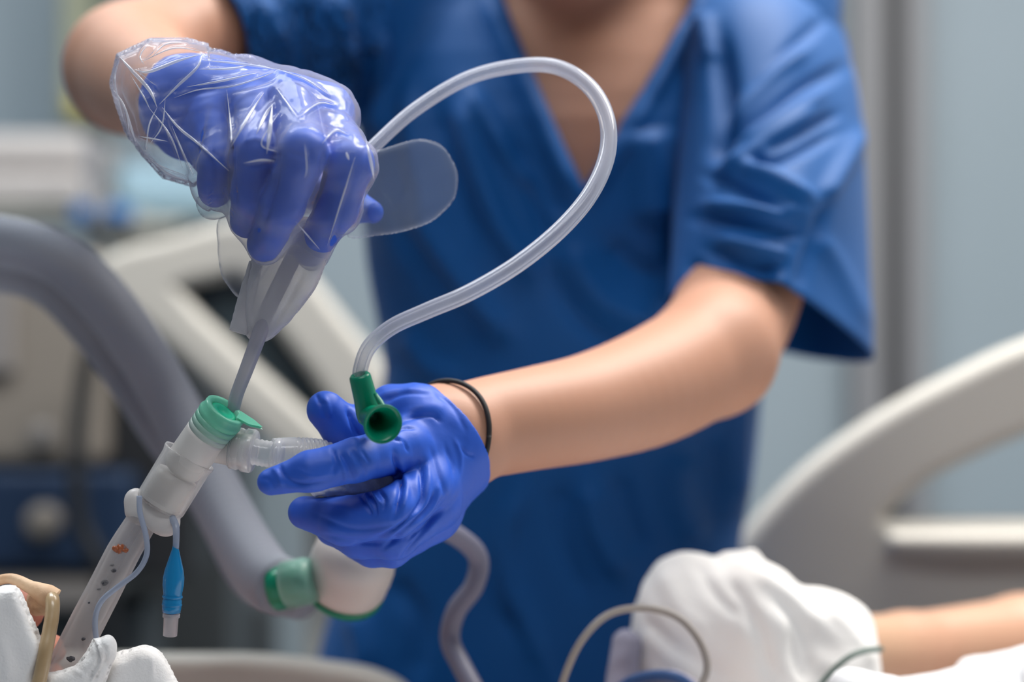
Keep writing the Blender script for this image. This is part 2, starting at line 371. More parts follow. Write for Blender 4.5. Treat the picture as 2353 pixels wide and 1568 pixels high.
# ---- nurse body, one continuous surface
def f_body(p):
    F = torso(p, -.007)+np.clip((P(0, 440, 1.25)[2]-p[:, 2])*.15, 0, .008)
    F = smin(F, np.minimum(ell(p, brL, (.054, .031, .054)), ell(p, brR, (.054, .031, .054))), .03)
    F = smin(F, cone(p, P(1375, -60, 1.345), SHA, .052, .052), .04); F = smin(F, cone(p, P(1375, -60, 1.345), SHB, .052, .052), .04)
    F = smin(F, cone(p, neckb+[0, .01, -.02], head+[0, .05, -.05], .056, .052), .03)
    hd = smin(ell(p, head+[0, .02, .03], (.072, .092, .09)), ell(p, head+[0, -.03, -.045], (.05, .05, .06)), .03)
    hd = smin(hd, ell(p, head+[0, -.082, -.012], (.012, .02, .02)), .012)
    hd = smin(hd, ell(p, head+[0, -.072, -.052], (.022, .012, .007)), .006)
    for s in (-1, 1):
        hd = smin(hd, ell(p, head+[s*.072, .02, -.01], (.008, .016, .028)), .006)
        hd = smax(hd, -ell(p, head+[s*.03, -.088, .012], (.015, .012, .009)), .01)
        hd = smin(hd, ell(p, head+[s*.03, -.066, .012], (.012, .012, .008)), .004)
    F = smin(F, hd, .02)
    a = smin(schain(p, *armA), schain(p, *upA), .018); b = smin(schain(p, *armB), schain(p, *upB), .012)
    a = smin(a, fA(p, -.0022), .01); b = smin(b, fB(p, -.0022), .01)
    F = smin(F, a, .02); F = smin(F, b, .012)
    leg = None
    return F
V, Q = nets(f_body, (-.30, .80, .80), (.29, 1.54, 1.80), .0032)
nurse = tag(mesh('person', V, Q, M['skin']), 'person in blue V-neck scrubs and blue gloves leaning over the bed', 'person')

# ---- scrub shirt
VN = [(1128, -400), (1150, -20), (1185, 70), (1250, 230), (1300, 345), (1342, 432), (1400, 350), (1455, 250), (1530, 125), (1590, 10), (1600, -400)]
hemA = P(455, 72, 1.205); dA = P(900, -40, 1.34)-hemA; dA /= np.linalg.norm(dA)
def f_shirt(p):
    F = torso(p, .004)
    F = smin(F, np.minimum(ell(p, brL, (.066, .040, .064)), ell(p, brR, (.066, .040, .064))), .035)
    F = smin(F, cone(p, P(1375, -60, 1.345), SHA, .058, .062), .04); F = smin(F, cone(p, P(1375, -60, 1.345), SHB, .058, .060), .04)
    slv = cone(p, P(960, 20, 1.345), P(420, 90, 1.195), .082, .046)
    slv = smax(slv, -(cone(p, P(960, 20, 1.345), P(420, 90, 1.195), .078, .0435)), .002)
    slv = smax(slv, (hemA-p)@dA, .002)
    F = smin(F, slv, .02)
    F = smin(F, cone(p, P(1400, 80, 1.345), P(1700, 120, 1.32), .07, .07), .03)
    x, y = pix(p); wd = polydist(x, y, VN)*1.3/FPX
    wd = np.minimum(wd, (1.42-p[:, 1]))
    return smax(F, wd, .003)
V, Q = nets(f_shirt, (-.32, 1.10, .96), (.30, 1.50, 1.60), .0028)
N = vnormals(V, Q)
folds = [  # chest and belly folds, px lines
    ([(842, 120), (838, 220), (846, 330)], 6, -13), ([(870, 60), (880, 200), (872, 320)], 7, 5), ([(760, -20), (790, 120), (800, 240)], 9, 6),
    ([(700, 0), (690, 120), (720, 200)], 8, -4), ([(600, 0), (640, 100)], 8, 3),
    ([(1120, -10), (1160, 90), (1225, 240), (1275, 360), (1330, 465)], 6, 4), ([(1085, -10), (1125, 100), (1190, 250), (1240, 370), (1300, 480)], 3, -2.5),
    ([(1605, 10), (1545, 130), (1470, 265), (1410, 370), (1350, 465)], 6, 3.5),
    ([(1080, 200), (1150, 330), (1230, 440)], 7, 5), ([(1180, 310), (1240, 420), (1300, 500)], 5, -5), ([(1165, 330), (1230, 470), (1260, 560)], 6, -6),
    ([(1060, 220), (1090, 360), (1150, 520), (1240, 640)], 9, 6), ([(1000, 240), (1040, 400), (1090, 560)], 8, -4),
    ([(940, 200), (960, 380), (1000, 520)], 9, 4), ([(900, 500), (1000, 640), (1120, 800)], 10, -5), ([(950, 480), (1060, 640), (1180, 780)], 10, 5),
    ([(1480, 300), (1500, 400), (1510, 520)], 17, 9), ([(1590, 60), (1600, 260), (1570, 480), (1545, 640)], 8, -12), ([(1640, 30), (1650, 200), (1620, 400)], 7, 5),
    ([(1400, 560), (1460, 620), (1540, 640)], 10, -6), ([(1300, 560), (1380, 680), (1500, 740)], 12, 5), ([(1240, 600), (1320, 720), (1420, 800)], 8, -4),
    ([(930, 760), (990, 840), (1060, 870)], 9, 4), ([(1200, 1110), (1160, 1250), (1190, 1400), (1280, 1568)], 9, 5), ([(1290, 1110), (1290, 1240), (1350, 1380)], 8, -5),
    ([(1350, 1110), (1370, 1220), (1430, 1330)], 9, 5), ([(1420, 1090), (1450, 1200), (1480, 1270)], 8, -5), ([(1560, 1040), (1560, 1150), (1600, 1250)], 12, 5),
    ([(1700, 860), (1690, 1000), (1690, 1160)], 9, 5), ([(1640, 1000), (1640, 1100), (1650, 1220)], 7, -5), ([(900, 1330), (960, 1430), (950, 1568)], 9, -5), ([(820, 1400), (840, 1500), (830, 1568)], 9, 5),
    ([(1150, 1400), (1230, 1480), (1300, 1568)], 10, -4)]
V = strokes(V, N, [(l, w_, a_*1.9 if a_ > 0 else max(a_*1.05, -7.5)) for l, w_, a_ in folds]); GAIN = 1.4
shirt = mesh('scrub_shirt', V, Q, M['scrub'], nurse)
# her left sleeve (photo right): loops of eight points
def loft(name, loops, m, parent, nu=120, nv=110, fold=None, thick=.0018):
    L = [catmull(PP(l)[list(range(8))+[0, 1]], 12)[6:6+96+1] for l in loops]
    L = []
    for l in loops:
        q = PP(l); q = np.vstack([q[-1], q, q[0], q[1]]); out = []
        for i in range(1, 9):
            for t in np.linspace(0, 1, nu//8, endpoint=False):
                a, b, c, d = q[i-1], q[i], q[i+1], q[i+2]
                out.append(.5*((2*b)+(c-a)*t+(2*a-5*b+4*c-d)*t*t+(3*b-a-3*c+d)*t**3))
        L.append(out)
    L = np.array(L); nuu = L.shape[1]
    G = np.array([catmull(L[:, k], nv//(len(loops)-1)) for k in range(nuu)]).transpose(1, 0, 2)
    n = G.shape[0]; V = G.reshape(-1, 3)
    Q = np.array([(i*nuu+k, i*nuu+(k+1) % nuu, (i+1)*nuu+(k+1) % nuu, (i+1)*nuu+k) for i in range(n-1) for k in range(nuu)])
    N = vnormals(V, Q)
    cen = np.repeat(G.mean(1), nuu, axis=0)
    if np.mean(np.sum(N*(V-cen), 1)) < 0: Q = Q[:, ::-1]; N = -N
    if fold: V = strokes(V, N, fold)
    o = mesh(name, V, Q, m, parent)
    s = o.modifiers.new('thickness', 'SOLIDIFY'); s.thickness = thick; s.offset = -1
    return o
loops = [[(1640, -70, 1.30), (1680, -80, 1.29), (1720, -85, 1.29), (1760, -80, 1.31), (1770, -78, 1.34), (1740, -80, 1.36), (1690, -85, 1.36), (1650, -75, 1.34)],
         [(1590, 40, 1.25), (1680, 20, 1.22), (1800, 10, 1.23), (1885, 20, 1.28), (1905, 15, 1.36), (1800, 0, 1.40), (1680, 0, 1.40), (1590, 20, 1.36)],
         [(1572, 250, 1.21), (1680, 240, 1.17), (1820, 225, 1.17), (1925, 205, 1.22), (1968, 195, 1.3), (1880, 190, 1.38), (1700, 190, 1.38), (1585, 220, 1.32)],
         [(1555, 470, 1.18), (1680, 450, 1.12), (1830, 440, 1.11), (1945, 440, 1.17), (1990, 440, 1.27), (1900, 430, 1.36), (1700, 430, 1.36), (1570, 440, 1.28)],
         [(1535, 690, 1.15), (1640, 640, 1.105), (1745, 642, 1.095), (1830, 668, 1.10), (2008, 818, 1.2), (1900, 828, 1.3), (1760, 800, 1.32), (1600, 750, 1.26)]]
sf = [([(1900, 40), (1820, 110), (1700, 230)], 4, -3), ([(1860, 110), (1760, 180), (1660, 300)], 6, 4), ([(1950, 150), (1850, 200), (1740, 280), (1660, 330)], 5, -4),
      ([(1900, 210), (1800, 270), (1690, 330)], 5, 4), ([(1930, 260), (1850, 300), (1740, 350)], 4, -4.5), ([(1880, 250), (1760, 330), (1640, 400)], 5, 4), ([(1930, 300), (1800, 360), (1720, 370)], 4, -5),
      ([(1700, 380), (1780, 410), (1870, 465)], 6, 5), ([(1620, 400), (1700, 440), (1830, 500)], 4, -4.5), ([(1620, 470), (1720, 480), (1850, 490)], 5, 5), ([(1590, 500), (1720, 520), (1850, 540)], 4, -4.5),
      ([(1650, 550), (1740, 570), (1810, 590)], 5, 5), ([(1620, 570), (1700, 610), (1790, 620)], 4, -4), ([(1980, 300), (1930, 390), (1890, 460)], 6, 5), ([(1900, 470), (1860, 580), (1835, 660)], 4, -4),
      ([(1880, 540), (1930, 620), (2000, 760)], 6, 3), ([(1650, 80), (1670, 240), (1640, 380)], 7, -7), ([(1610, 30), (1640, 140)], 7, 4), ([(1590, 600), (1620, 640)], 5, -3)]
loft('sleeve', loops, M['scrub'], shirt, fold=sf)
GAIN = 1.0
# hair, trousers, shoes (outside the frame, kept simple)
def f_hair(p):
    F = smin(ell(p, head+[0, .035, .045], (.082, .092, .09)), ell(p, head+[0, .12, .02], (.04, .04, .045)), .02)
    return smax(F, -ell(p, head+[0, -.06, -.03], (.062, .07, .075)), .01)
V, Q = nets(f_hair, head+np.array([-.1, -.1, -.1]), head+np.array([.1, .19, .16]), .005); mesh('hair', V, Q, M['hair'], nurse)
hipc = np.array([lcx[0], 1.42, .90])
def f_tr(p):
    F = ell(p, hipc, (.178, .125, .12))
    for s in (-1, 1):
        F = smin(F, chain(p, np.array([hipc+[s*.085, 0, -.03], hipc+[s*.10, .0, -.42], hipc+[s*.10, .03, -.81]]), [.092, .07, .062], .02), .03)
    return np.maximum(F, .06-p[:, 2])
V, Q = nets(f_tr, (-.22, 1.2, .03), (.25, 1.62, 1.04), .007); mesh('trousers', V, Q, M['trous'], nurse)
for s in (-1, 1):
    c = hipc+[s*.10, .03, 0]; c[2] = .0
    V, Q = nets(lambda p: smax(smin(ell(p, c+[0, -.02, .045], (.045, .06, .05)), ell(p, c+[0, -.10, .03], (.045, .09, .035)), .02), -p[:, 2]+.001, .003), c+[-.07, -.22, -.01], c+[.07, .1, .12], .005)
    mesh('shoe', V, Q, M['shoe'], nurse)

# ---- gloves
aB = PP([(1085, 1000, .935)])[0]; nB = P(1225, 962, .962)-P(1040, 1000, .925); nB /= np.linalg.norm(nB)
nB2 = nB+np.array([0, 0, .42]); nB2 /= np.linalg.norm(nB2)
cutB = P(974, 985, .935)
def f_gloveB(p):
    F = smin(fB(p), schain(p, *armB)-.0012, .009)
    return smax(F, (p-cutB)@nB2, .0008)
V, Q = nets(f_gloveB, (-.142, .82, 1.115), (.030, .985, 1.236), .00095)
N = vnormals(V, Q)
V = V+N*(wob(V, 260, 3)*.00035)[:, None]
gB = [([(905, 985), (935, 965), (990, 955), (1012, 970)], 1.0, -1.0), ([(900, 1000), (925, 985), (955, 985)], .8, -.9), ([(905, 1010), (925, 1015), (940, 1040)], .8, -.9), ([(890, 1000), (915, 1005), (930, 1025)], .8, .7),
      ([(912, 975), (945, 945), (990, 935), (1030, 950)], 3, .8), ([(860, 920), (900, 900), (960, 893)], 1.6, .8), ([(880, 925), (930, 905), (990, 905)], 1.2, -.7), ([(1000, 905), (1040, 935), (1070, 990)], 1.3, -.6),
      # index finger wrinkles
      ([(762, 1030), (772, 1060), (766, 1090)], 1.1, -1.0), ([(780, 1040), (800, 1075), (812, 1105)], .9, -1.0), ([(795, 1035), (815, 1070), (828, 1100)], .9, .9), ([(808, 1035), (835, 1070), (840, 1095)], .8, -.8), ([(775, 1040), (790, 1080), (795, 1110)], .9, .8), ([(830, 1035), (850, 1065)], .8, -.5),
      ([(628, 1075), (640, 1095), (650, 1120)], 1.2, .9), ([(640, 1065), (655, 1095), (690, 1112), (760, 1105)], 1.1, -.9), ([(600, 1100), (620, 1105), (630, 1125)], .9, -.5), ([(680, 1080), (720, 1095), (760, 1090)], 1.2, .5), ([(655, 1120), (720, 1125), (800, 1118)], 1.3, .6),
      # web and knuckle folds
      ([(905, 1040), (915, 1080), (920, 1130), (905, 1190)], 1.4, -2.4), ([(918, 1060), (935, 1120), (925, 1180)], 1.6, 1.0),
      ([(963, 1060), (970, 1120), (965, 1160), (920, 1210), (860, 1240)], 1.2, -2.0), ([(1000, 1130), (985, 1165), (940, 1210), (880, 1262)], 1.1, -1.7), ([(1012, 1150), (990, 1195), (940, 1240)], 1.1, -1.6), ([(1030, 1140), (1000, 1190), (950, 1250), (920, 1290)], 1.2, -1.3),
      ([(980, 1050), (985, 1110), (975, 1160), (930, 1205)], 1.5, 1.0), ([(1010, 1110), (1000, 1160), (950, 1215)], 1.3, .9), ([(990, 1030), (1010, 1100), (1025, 1140)], 1.2, -.6), ([(1020, 1020), (1040, 1080), (1035, 1140)], 1.2, -.6), ([(1045, 1010), (1060, 1050), (1055, 1110)], 1.0, .6), ([(1060, 1030), (1075, 1045), (1090, 1050)], .9, -.8), ([(1040, 1060), (1045, 1120), (1010, 1180)], 1.0, -.6),
      ([(828, 1135), (845, 1165), (855, 1185)], 1.0, -1.3), ([(845, 1130), (860, 1155), (866, 1185)], .8, -1.5), ([(852, 1130), (875, 1160)], .8, 1.2), ([(870, 1125), (885, 1150), (880, 1175)], .8, -1.0), ([(835, 1130), (850, 1160)], .8, 1.0),
      ([(720, 1180), (800, 1215), (870, 1215), (930, 1200)], 1.5, -.8), ([(740, 1230), (820, 1245), (880, 1250)], 1.3, -.8), ([(700, 1150), (780, 1160), (840, 1190)], 2.2, .5),
      ([(725, 905), (735, 925), (745, 930)], 1.0, -.9), ([(745, 910), (755, 940), (757, 960)], 1.2, .8), ([(735, 930), (748, 960)], 1, -.6), ([(800, 940), (812, 980), (830, 1010)], 1.4, -2.2), ([(940, 1040), (1000, 1030)], 4, -.5)]
V = strokes(V, N, gB)
gloveB = tag(mesh('glove', V, Q, M['glove'], nurse), 'bright blue nitrile glove on the lower hand')
cutA = P(392, 225, .935); nA = P(300, 158, 1.15)-P(452, 240, .925); nA /= np.linalg.norm(nA); nA = nA+np.array([-.9, 0, .35]); nA /= np.linalg.norm(nA)
def f_gloveA(p):
    F = smin(fA(p), schain(p, *armA)-.0014, .009)
    return smax(F, (p-cutA)@nA, .0008)
V, Q = nets(f_gloveA, (-.205, .81, 1.27), (-.055, .985, 1.40), .00105)
N = vnormals(V, Q); V = V+N*(wob(V, 260, 5)*.0004)[:, None]
gA = [([(535, 330), (532, 400), (540, 470)], 1.5, -2.2), ([(640, 340), (632, 420), (605, 520)], 1.4, -1.8), ([(745, 350), (735, 420), (690, 520)], 1.6, -2.4), ([(560, 330), (590, 320), (615, 335)], 1.5, .9),
      ([(548, 375), (590, 382), (630, 372)], 1.2, -.8), ([(660, 350), (700, 360), (720, 350)], 1.2, -.6), ([(430, 250), (410, 290), (405, 340)], 1.5, -1.2), ([(400, 235), (450, 215), (500, 205)], 1.6, -.8), ([(700, 270), (740, 250), (790, 265)], 1.5, .6)]
V = strokes(V, N, gA)
gloveA = tag(mesh('glove', V, Q, M['glove'], nurse), 'blue nitrile glove on the upper hand under the clear film')
# ---- hair tie round the wrist
c = P(1045, 996, .926); n = nB; u = np.cross(n, [0, 0, 1.]); u /= np.linalg.norm(u); v = np.cross(n, u)
ring = [c+.0285*(math.cos(t)*u+math.sin(t)*v)+n*.002*math.sin(t)-n*.004*math.sin(2*t) for t in np.linspace(0, 2*math.pi, 61)]
tag(tube('hair_tie', ring, .0014, M['black'], None, 10, 2), 'thin black elastic hair tie around the wrist above the lower glove', 'hair tie')

# ------------------------------------------------------------------ clear film over the upper hand
CUFF = [(345, 90), (430, 90), (520, 113), (578, 130), (612, 152), (660, 172), (640, 260), (560, 330), (475, 400), (445, 428), (375, 408), (330, 360), (288, 300), (266, 235), (254, 190), (270, 126)]
root = empty('clear_plastic_sleeve', P(600, 400, .88), label='crinkled clear polythene sleeve pulled loosely over the upper gloved hand', cat='plastic sleeve')
fing2 = [(PP(a), r) for a, r in handA['fingers']]
def f_film(p):
    F = None
    for pts, rs in fing2:
        g = chain(p, pts, rs, .006); F = g if F is None else smin(F, g, .009)
    for a, b, ra, rb in handA['palm']: F = smin(F, cone(p, P(*a), P(*b), ra, rb), .012)
    F = smin(F, chain(p, PP(handA['thumb'][0][:3]), handA['thumb'][1][:3], .01), .012)
    F = F-.0026
    F = smin(F, pillow(p, CUFF, (.905, .0, 0), .034, .022), .006)
    return F
V, Q = nets(f_film, (-.222, .80, 1.235), (-.052, .99, 1.42), .0010)
N = vnormals(V, Q)
def tri(x): return np.abs((x % 1)-.5)*4-1
D = np.zeros(len(V)); r = np.random.RandomState(11)
for i in range(7):
    k = r.normal(size=3); k /= np.linalg.norm(k); f = r.uniform(28, 70)
    D += np.minimum(0, tri(V@k*f+.35*np.sin(V@(r.normal(size=3)*60))+r.rand())-.35)*(.045/f)
cx_, cy_ = pix(V); cuffw = np.clip((540-cx_)/100, .35, 2.0)
rimw = np.where(cx_ < 480, np.clip(polydist(cx_, cy_, CUFF)/60-.25, 0, 1), 1); V = V+N*(D*cuffw*rimw)[:, None]
cr = [[(271, 126), (305, 164), (344, 208), (361, 247)], [(308, 160), (342, 165), (405, 141), (465, 124)], [(465, 124), (453, 155), (410, 196), (366, 240)], [(465, 138), (562, 148), (640, 160)],
      [(429, 200), (519, 184), (591, 167)], [(458, 159), (531, 158), (572, 150)], [(400, 225), (458, 206), (531, 199), (603, 177), (637, 162)], [(373, 247), (410, 293), (458, 332), (526, 393)],
      [(531, 337), (567, 274), (606, 213)], [(589, 308), (610, 265), (626, 240)], [(626, 240), (620, 300), (613, 354)], [(320, 145), (397, 111), (463, 118)], [(290, 250), (300, 290), (315, 334)],
      [(344, 250), (390, 310), (419, 385)], [(317, 313), (385, 325)], [(521, 206), (531, 298), (531, 332)], [(684, 272), (731, 238), (769, 242)], [(633, 200), (688, 276)], [(837, 306), (854, 382), (862, 429)],
      [(816, 361), (785, 460), (752, 565)], [(680, 510), (735, 574)], [(740, 330), (770, 300), (800, 310)], [(560, 375), (600, 368), (632, 370)], [(640, 160), (700, 182), (760, 220)], [(300, 300), (350, 370), (430, 405)], [(256, 200), (288, 250), (300, 330)], [(345, 95), (322, 128), (332, 150)], [(350, 130), (380, 102), (430, 98)], [(276, 132), (264, 190), (288, 290)], [(332, 345), (380, 395), (438, 418)], [(361, 247), (342, 290), (336, 350)], [(300, 172), (330, 222), (345, 252)], [(395, 290), (420, 350), (445, 405)], [(700, 330), (705, 385), (700, 410)], [(640, 260), (600, 330), (640, 350)], [(795, 350), (802, 368)], [(380, 225), (372, 290), (345, 330)]]
V = strokes(V, N, [(l, .95, 1.3) for l in cr]+[([(a[0]+9, a[1]+9) for a in l], 1.6, -.7) for l in cr])
fb = mesh('film_body', V, Q, M['film'], root)
from mathutils.bvhtree import BVHTree
bvh = BVHTree.FromPolygons([tuple(v) for v in V], [tuple(int(i) for i in q) for q in Q])
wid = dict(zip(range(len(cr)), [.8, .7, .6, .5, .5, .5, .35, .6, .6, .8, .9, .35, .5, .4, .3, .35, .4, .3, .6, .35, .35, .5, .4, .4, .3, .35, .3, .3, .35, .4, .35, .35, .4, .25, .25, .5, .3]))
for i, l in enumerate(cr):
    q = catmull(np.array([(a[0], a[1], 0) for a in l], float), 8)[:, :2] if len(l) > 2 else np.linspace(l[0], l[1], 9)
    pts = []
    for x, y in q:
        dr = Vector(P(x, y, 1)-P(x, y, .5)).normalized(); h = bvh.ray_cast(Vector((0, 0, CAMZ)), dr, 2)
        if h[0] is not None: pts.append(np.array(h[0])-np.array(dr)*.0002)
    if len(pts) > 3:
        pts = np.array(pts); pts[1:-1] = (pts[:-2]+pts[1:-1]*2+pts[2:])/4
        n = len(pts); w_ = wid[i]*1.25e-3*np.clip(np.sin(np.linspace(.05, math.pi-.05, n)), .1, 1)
        V_, F_ = tubegeo(pts, list(w_), 10); mesh('crease_glint', V_, F_, M['fold_glint'], root)  # crease folds as whiter tubes, their highlights painted in by the material
def puff(name, poly, dc, T, wd, m, parent, lines=(), h=.0011, pad=.004, wobble=.0004):
    q = PP([(a[0], a[1], dc[0]+dc[1]*(a[0]-poly[0][0])+dc[2]*(a[1]-poly[0][1])) for a in poly])
    lo, hi = q.min(0)-pad, q.max(0)+pad; lo[1] -= T; hi[1] += T
    V, Q = nets(lambda p: pillow(p, poly, dc, T, wd)-.0007, lo, hi, h, project=1)
    N = vnormals(V, Q); V = V+N*(wob(V, 220, 9)*wobble)[:, None]
    if lines: V = strokes(V, N, lines)
    return mesh(name, V, Q, m, parent)
def rnd(poly, n=5):
    q = np.array([(a[0], a[1], 0) for a in poly], float); q = np.vstack([q[-1], q, q[0], q[1]]); out = []
    for i in range(1, len(q)-2):
        for t in np.linspace(0, 1, n, endpoint=False):
            a, b, c, d = q[i-1], q[i], q[i+1], q[i+2]; out.append(.5*((2*b)+(c-a)*t+(2*a-5*b+4*c-d)*t*t+(3*b-a-3*c+d)*t**3)[:2])
    return np.array(out)
puff('empty_finger_lobe', rnd([(838, 360), (880, 346), (925, 330), (975, 322), (1018, 342), (1046, 390), (1045, 445), (1015, 488), (955, 522), (880, 537), (800, 542), (840, 480)], 4), (.905, .0001, 0), .003, .010, M['lobe'], root,
     [([(865, 440), (890, 460), (905, 490)], .7, 1.2), ([(905, 480), (925, 455), (930, 430)], .8, .9), ([(800, 541), (840, 520), (870, 535)], .8, 1.0)])
puff('empty_finger_lobe', rnd([(507, 505), (503, 560), (507, 610), (522, 650), (555, 682), (590, 650), (620, 600), (610, 540), (560, 505)], 4), (.895, 0, 0), .003, .010, M['lobe'], root)
puff('empty_finger_lobe', rnd([(455, 455), (462, 490), (485, 502), (520, 495), (540, 470), (500, 450)], 4), (.89, 0, 0), .003, .008, M['lobe'], root)
tag(puff('milky_pouch', rnd([(590, 560), (640, 525), (690, 500), (770, 520), (752, 590), (722, 662), (690, 705), (650, 752), (612, 781), (578, 780), (556, 740), (560, 690), (575, 620)], 4), (.878, 0, .00003), .007, .011, M['pouch'], root,
     [([(580, 760), (572, 700), (600, 620), (650, 560)], 1.2, 1.2), ([(630, 750), (665, 690), (700, 620)], 1.4, -1.2), ([(690, 700), (655, 745)], 1, 1.0), ([(610, 700), (640, 600)], 3, 1)]), 'milky lower pouch of the sleeve around the catheter')
puff('flat_seam', [(575, 600), (545, 700), (530, 757), (566, 768), (580, 700), (600, 610)], (.880, 0, 0), .0012, .004, M['pouch'], root)

# ------------------------------------------------------------------ suction catheter: loop, green end piece, thin shaft
cath = empty('suction_catheter', P(826, 870, .855), label='clear suction catheter looping from the upper hand down to its green end piece', cat='catheter')
lp = PP([(760, 440, .905), (800, 392, .905), (850, 345, .91), (950, 255, .925), (1070, 182, .935), (1180, 153, .94), (1275, 153, .93), (1350, 195, .915), (1392, 265, .90), (1396, 350, .885), (1360, 440, .87), (1290, 525, .858), (1190, 607, .85), (1080, 672, .847), (980, 715, .85), (900, 752, .855), (848, 798, .857), (828, 850, .857), (827, 885, .857)])
tube('loop_tube', lp, [.0037, .0037, .0038, .0042, .0044, .0043, .0041, .0039, .0035], M['pvc'], cath, 28, 10)
tube('tube_bore', lp, [.0022, .0023, .0024, .0025, .0025, .0024, .0022, .0021, .002], M['pvc_in'], cath, 20, 10)
tube('shaft', PP([(700, 540, .895), (650, 640, .884), (612, 720, .880), (592, 780, .878), (566, 850, .880), (545, 905, .882), (534, 948, .884)]), [.0042, .0042, .0040, .0037, .0034, .0034], M['cath'], cath, 24, 8)
a = P(826, 862, .853); b = P(852, 962, .860); ax = b-a; L = np.linalg.norm(ax)
lathe('green_end_piece', a, ax, [(.004, .0022), (0, .0026), (-.0004, .0044), (.0006, .0052), (.002, .0054), (L*.5, .0058), (L*.86, .0066), (L*1.0, .0064), (L*1.12, .0045), (L*1.17, .001)], M['green'], cath, 40, (True, True))
a2 = P(845, 950, .860); ax2 = P(880, 975, .838)-a2; L2 = np.linalg.norm(ax2)
lathe('suction_port', a2, ax2, [(-.004, .005), (0, .0058), (L2*.35, .0056), (L2*.6, .0062), (L2*.8, .0078), (L2*.93, .0094), (L2, .0098), (L2*1.03, .0094), (L2*.95, .0078), (L2*.75, .0050), (L2*.4, .0030), (0, .0025)], M['green'], cath, 48, (True, True))
tube('rib', PP([(862, 905, .848), (874, 925, .846), (885, 940, .843)]), [.001, .0016, .001], M['green'], cath, 10, 4)

# ------------------------------------------------------------------ swivel connector
DC = .885
con = empty('swivel_connector', P(470, 1010, DC), label='frosted airway connector with a mint green cap above the breathing tube', cat='connector')
ax = P(520, 940, DC-.010)-P(430, 1062, DC); ax /= np.linalg.norm(ax)
lathe('frosted_body', P(418, 1078, DC), ax, [(0, .0100), (.003, .0108), (.022, .0113), (.0245, .0114)], M['frost'], con, 48)
for i, mx in enumerate((.25, .55, .85)):
    tint = film('mint_tint', tuple(.74*(1-mx)+c*mx for c in (.24, .72, .52)), .86, .96, .28)
    lathe('tinted_collar', P(418, 1078, DC)+ax*(.0243+.0031*i), ax, [(0, .0114+.0001*i), (.0032, .0115+.0001*i)], tint, con, 48)
tag(lathe('mint_cap', P(418, 1078, DC)+ax*.0335, ax, [(0, .0116), (.002, .0120), (.0030, .0117), (.0042, .0110), (.0058, .0112), (.0070, .0110), (.0076, .0100), (.0070, .0080), (.0050, .0074), (.003, .0072)], M['mint'], con, 48, (True, True)), 'mint green cap with a pierced opening')
cc = P(418, 1078, DC)+ax*.0415
lathe('cap_seal', cc-ax*.0035, ax, [(0, .0073), (.001, .0071), (.0014, .0045), (.0002, .0035)], M['mint_dark'], con, 36)
u = np.cross(ax, [0, 1, 0]); u /= np.linalg.norm(u)
if u[0] < 0: u = -u
q = P(598, 976, DC-.006)
tabv = [P(546, 960, DC-.013), P(572, 973, DC-.012), P(600, 980, DC-.009), P(582, 964, DC-.003), P(555, 947, DC-.002)]
dv = np.array([0, .0006, -.0012]); V = [p for p in tabv]+[p+dv for p in tabv]
o = mesh('cap_tab', V, [(0, 1, 2, 3, 4), (9, 8, 7, 6, 5)]+[(i, (i+1) % 5, (i+1) % 5+5, i+5) for i in range(5)][::-1], M['mint'], con, False)
bv = o.modifiers.new('b', 'BEVEL'); bv.width = .0006; bv.segments = 2
# side port towards the lower hand
sa = P(492, 1022, DC); sx = P(590, 1042, DC-.002)-P(500, 1026, DC); sx /= np.linalg.norm(sx)
lathe('side_branch', sa, sx, [(-.004, .0088), (0, .0090), (.008, .0092), (.010, .0102), (.0105, .0108)], M['frost'], con, 44)
lathe('port_ring', sa+sx*.0095, sx, [(0, .0100), (.0005, .0106), (.004, .0108), (.0045, .0103), (.0062, .0103), (.0066, .0111), (.0105, .0112), (.0115, .0106), (.0118, .006)], M['clear2'], con, 44)
lathe('port_core', sa+sx*.009, sx, [(0, .0082), (.011, .0082), (.0115, .006)], M['frost'], con, 40)
pr = [(0, .0066)]+[(.0012*i, .0069 if i % 2 else .0064) for i in range(1, 9)]+[(.011, .0085), (.012, .0092), (.014, .0090), (.0148, .0075)]
lathe('ribbed_nipple', sa+sx*.0205, sx, pr, M['clear2'], con, 40)
# ------------------------------------------------------------------ breathing tube with flange and pilot line
ett = empty('breathing_tube', P(300, 1300, .885), label='clear tracheal tube rising from the mouth gauze to the frosted connector', cat='tube')
ep = PP([(90, 1680, .90), (118, 1600, .892), (150, 1532, .888), (200, 1432, .885), (240, 1355, .884), (283, 1270, .884), (322, 1205, .884), (352, 1150, .885), (372, 1120, .885)])
tube('tube', ep, [.0088, .0090, .0090, .0090, .0088, .0086, .0080, .0068, .006], M['ett'], ett, 32, 8)
tube('inner_bore', ep, [.0066]*6+[.0050, .0045], M['clear'], ett, 24, 6)
ax = P(435, 1050, DC)-P(366, 1163, DC); Ls = np.linalg.norm(ax); ax /= Ls
lathe('clear_socket', P(366, 1163, DC), ax, [(-.001, .006), (0, .0126), (.002, .0131), (Ls*.9, .0133), (Ls*.98, .0140), (Ls*1.02, .0139), (Ls*1.0, .0131), (Ls*.9, .0124), (.003, .0122)], M['clear'], ett, 56, (False, False))
lathe('socket_insert', P(366, 1163, DC), ax, [(.0008, .0110), (.0015, .0120), (Ls*.5, .0119), (Ls*.62, .0112), (Ls*.63, .006)], M['frost'], ett, 48)
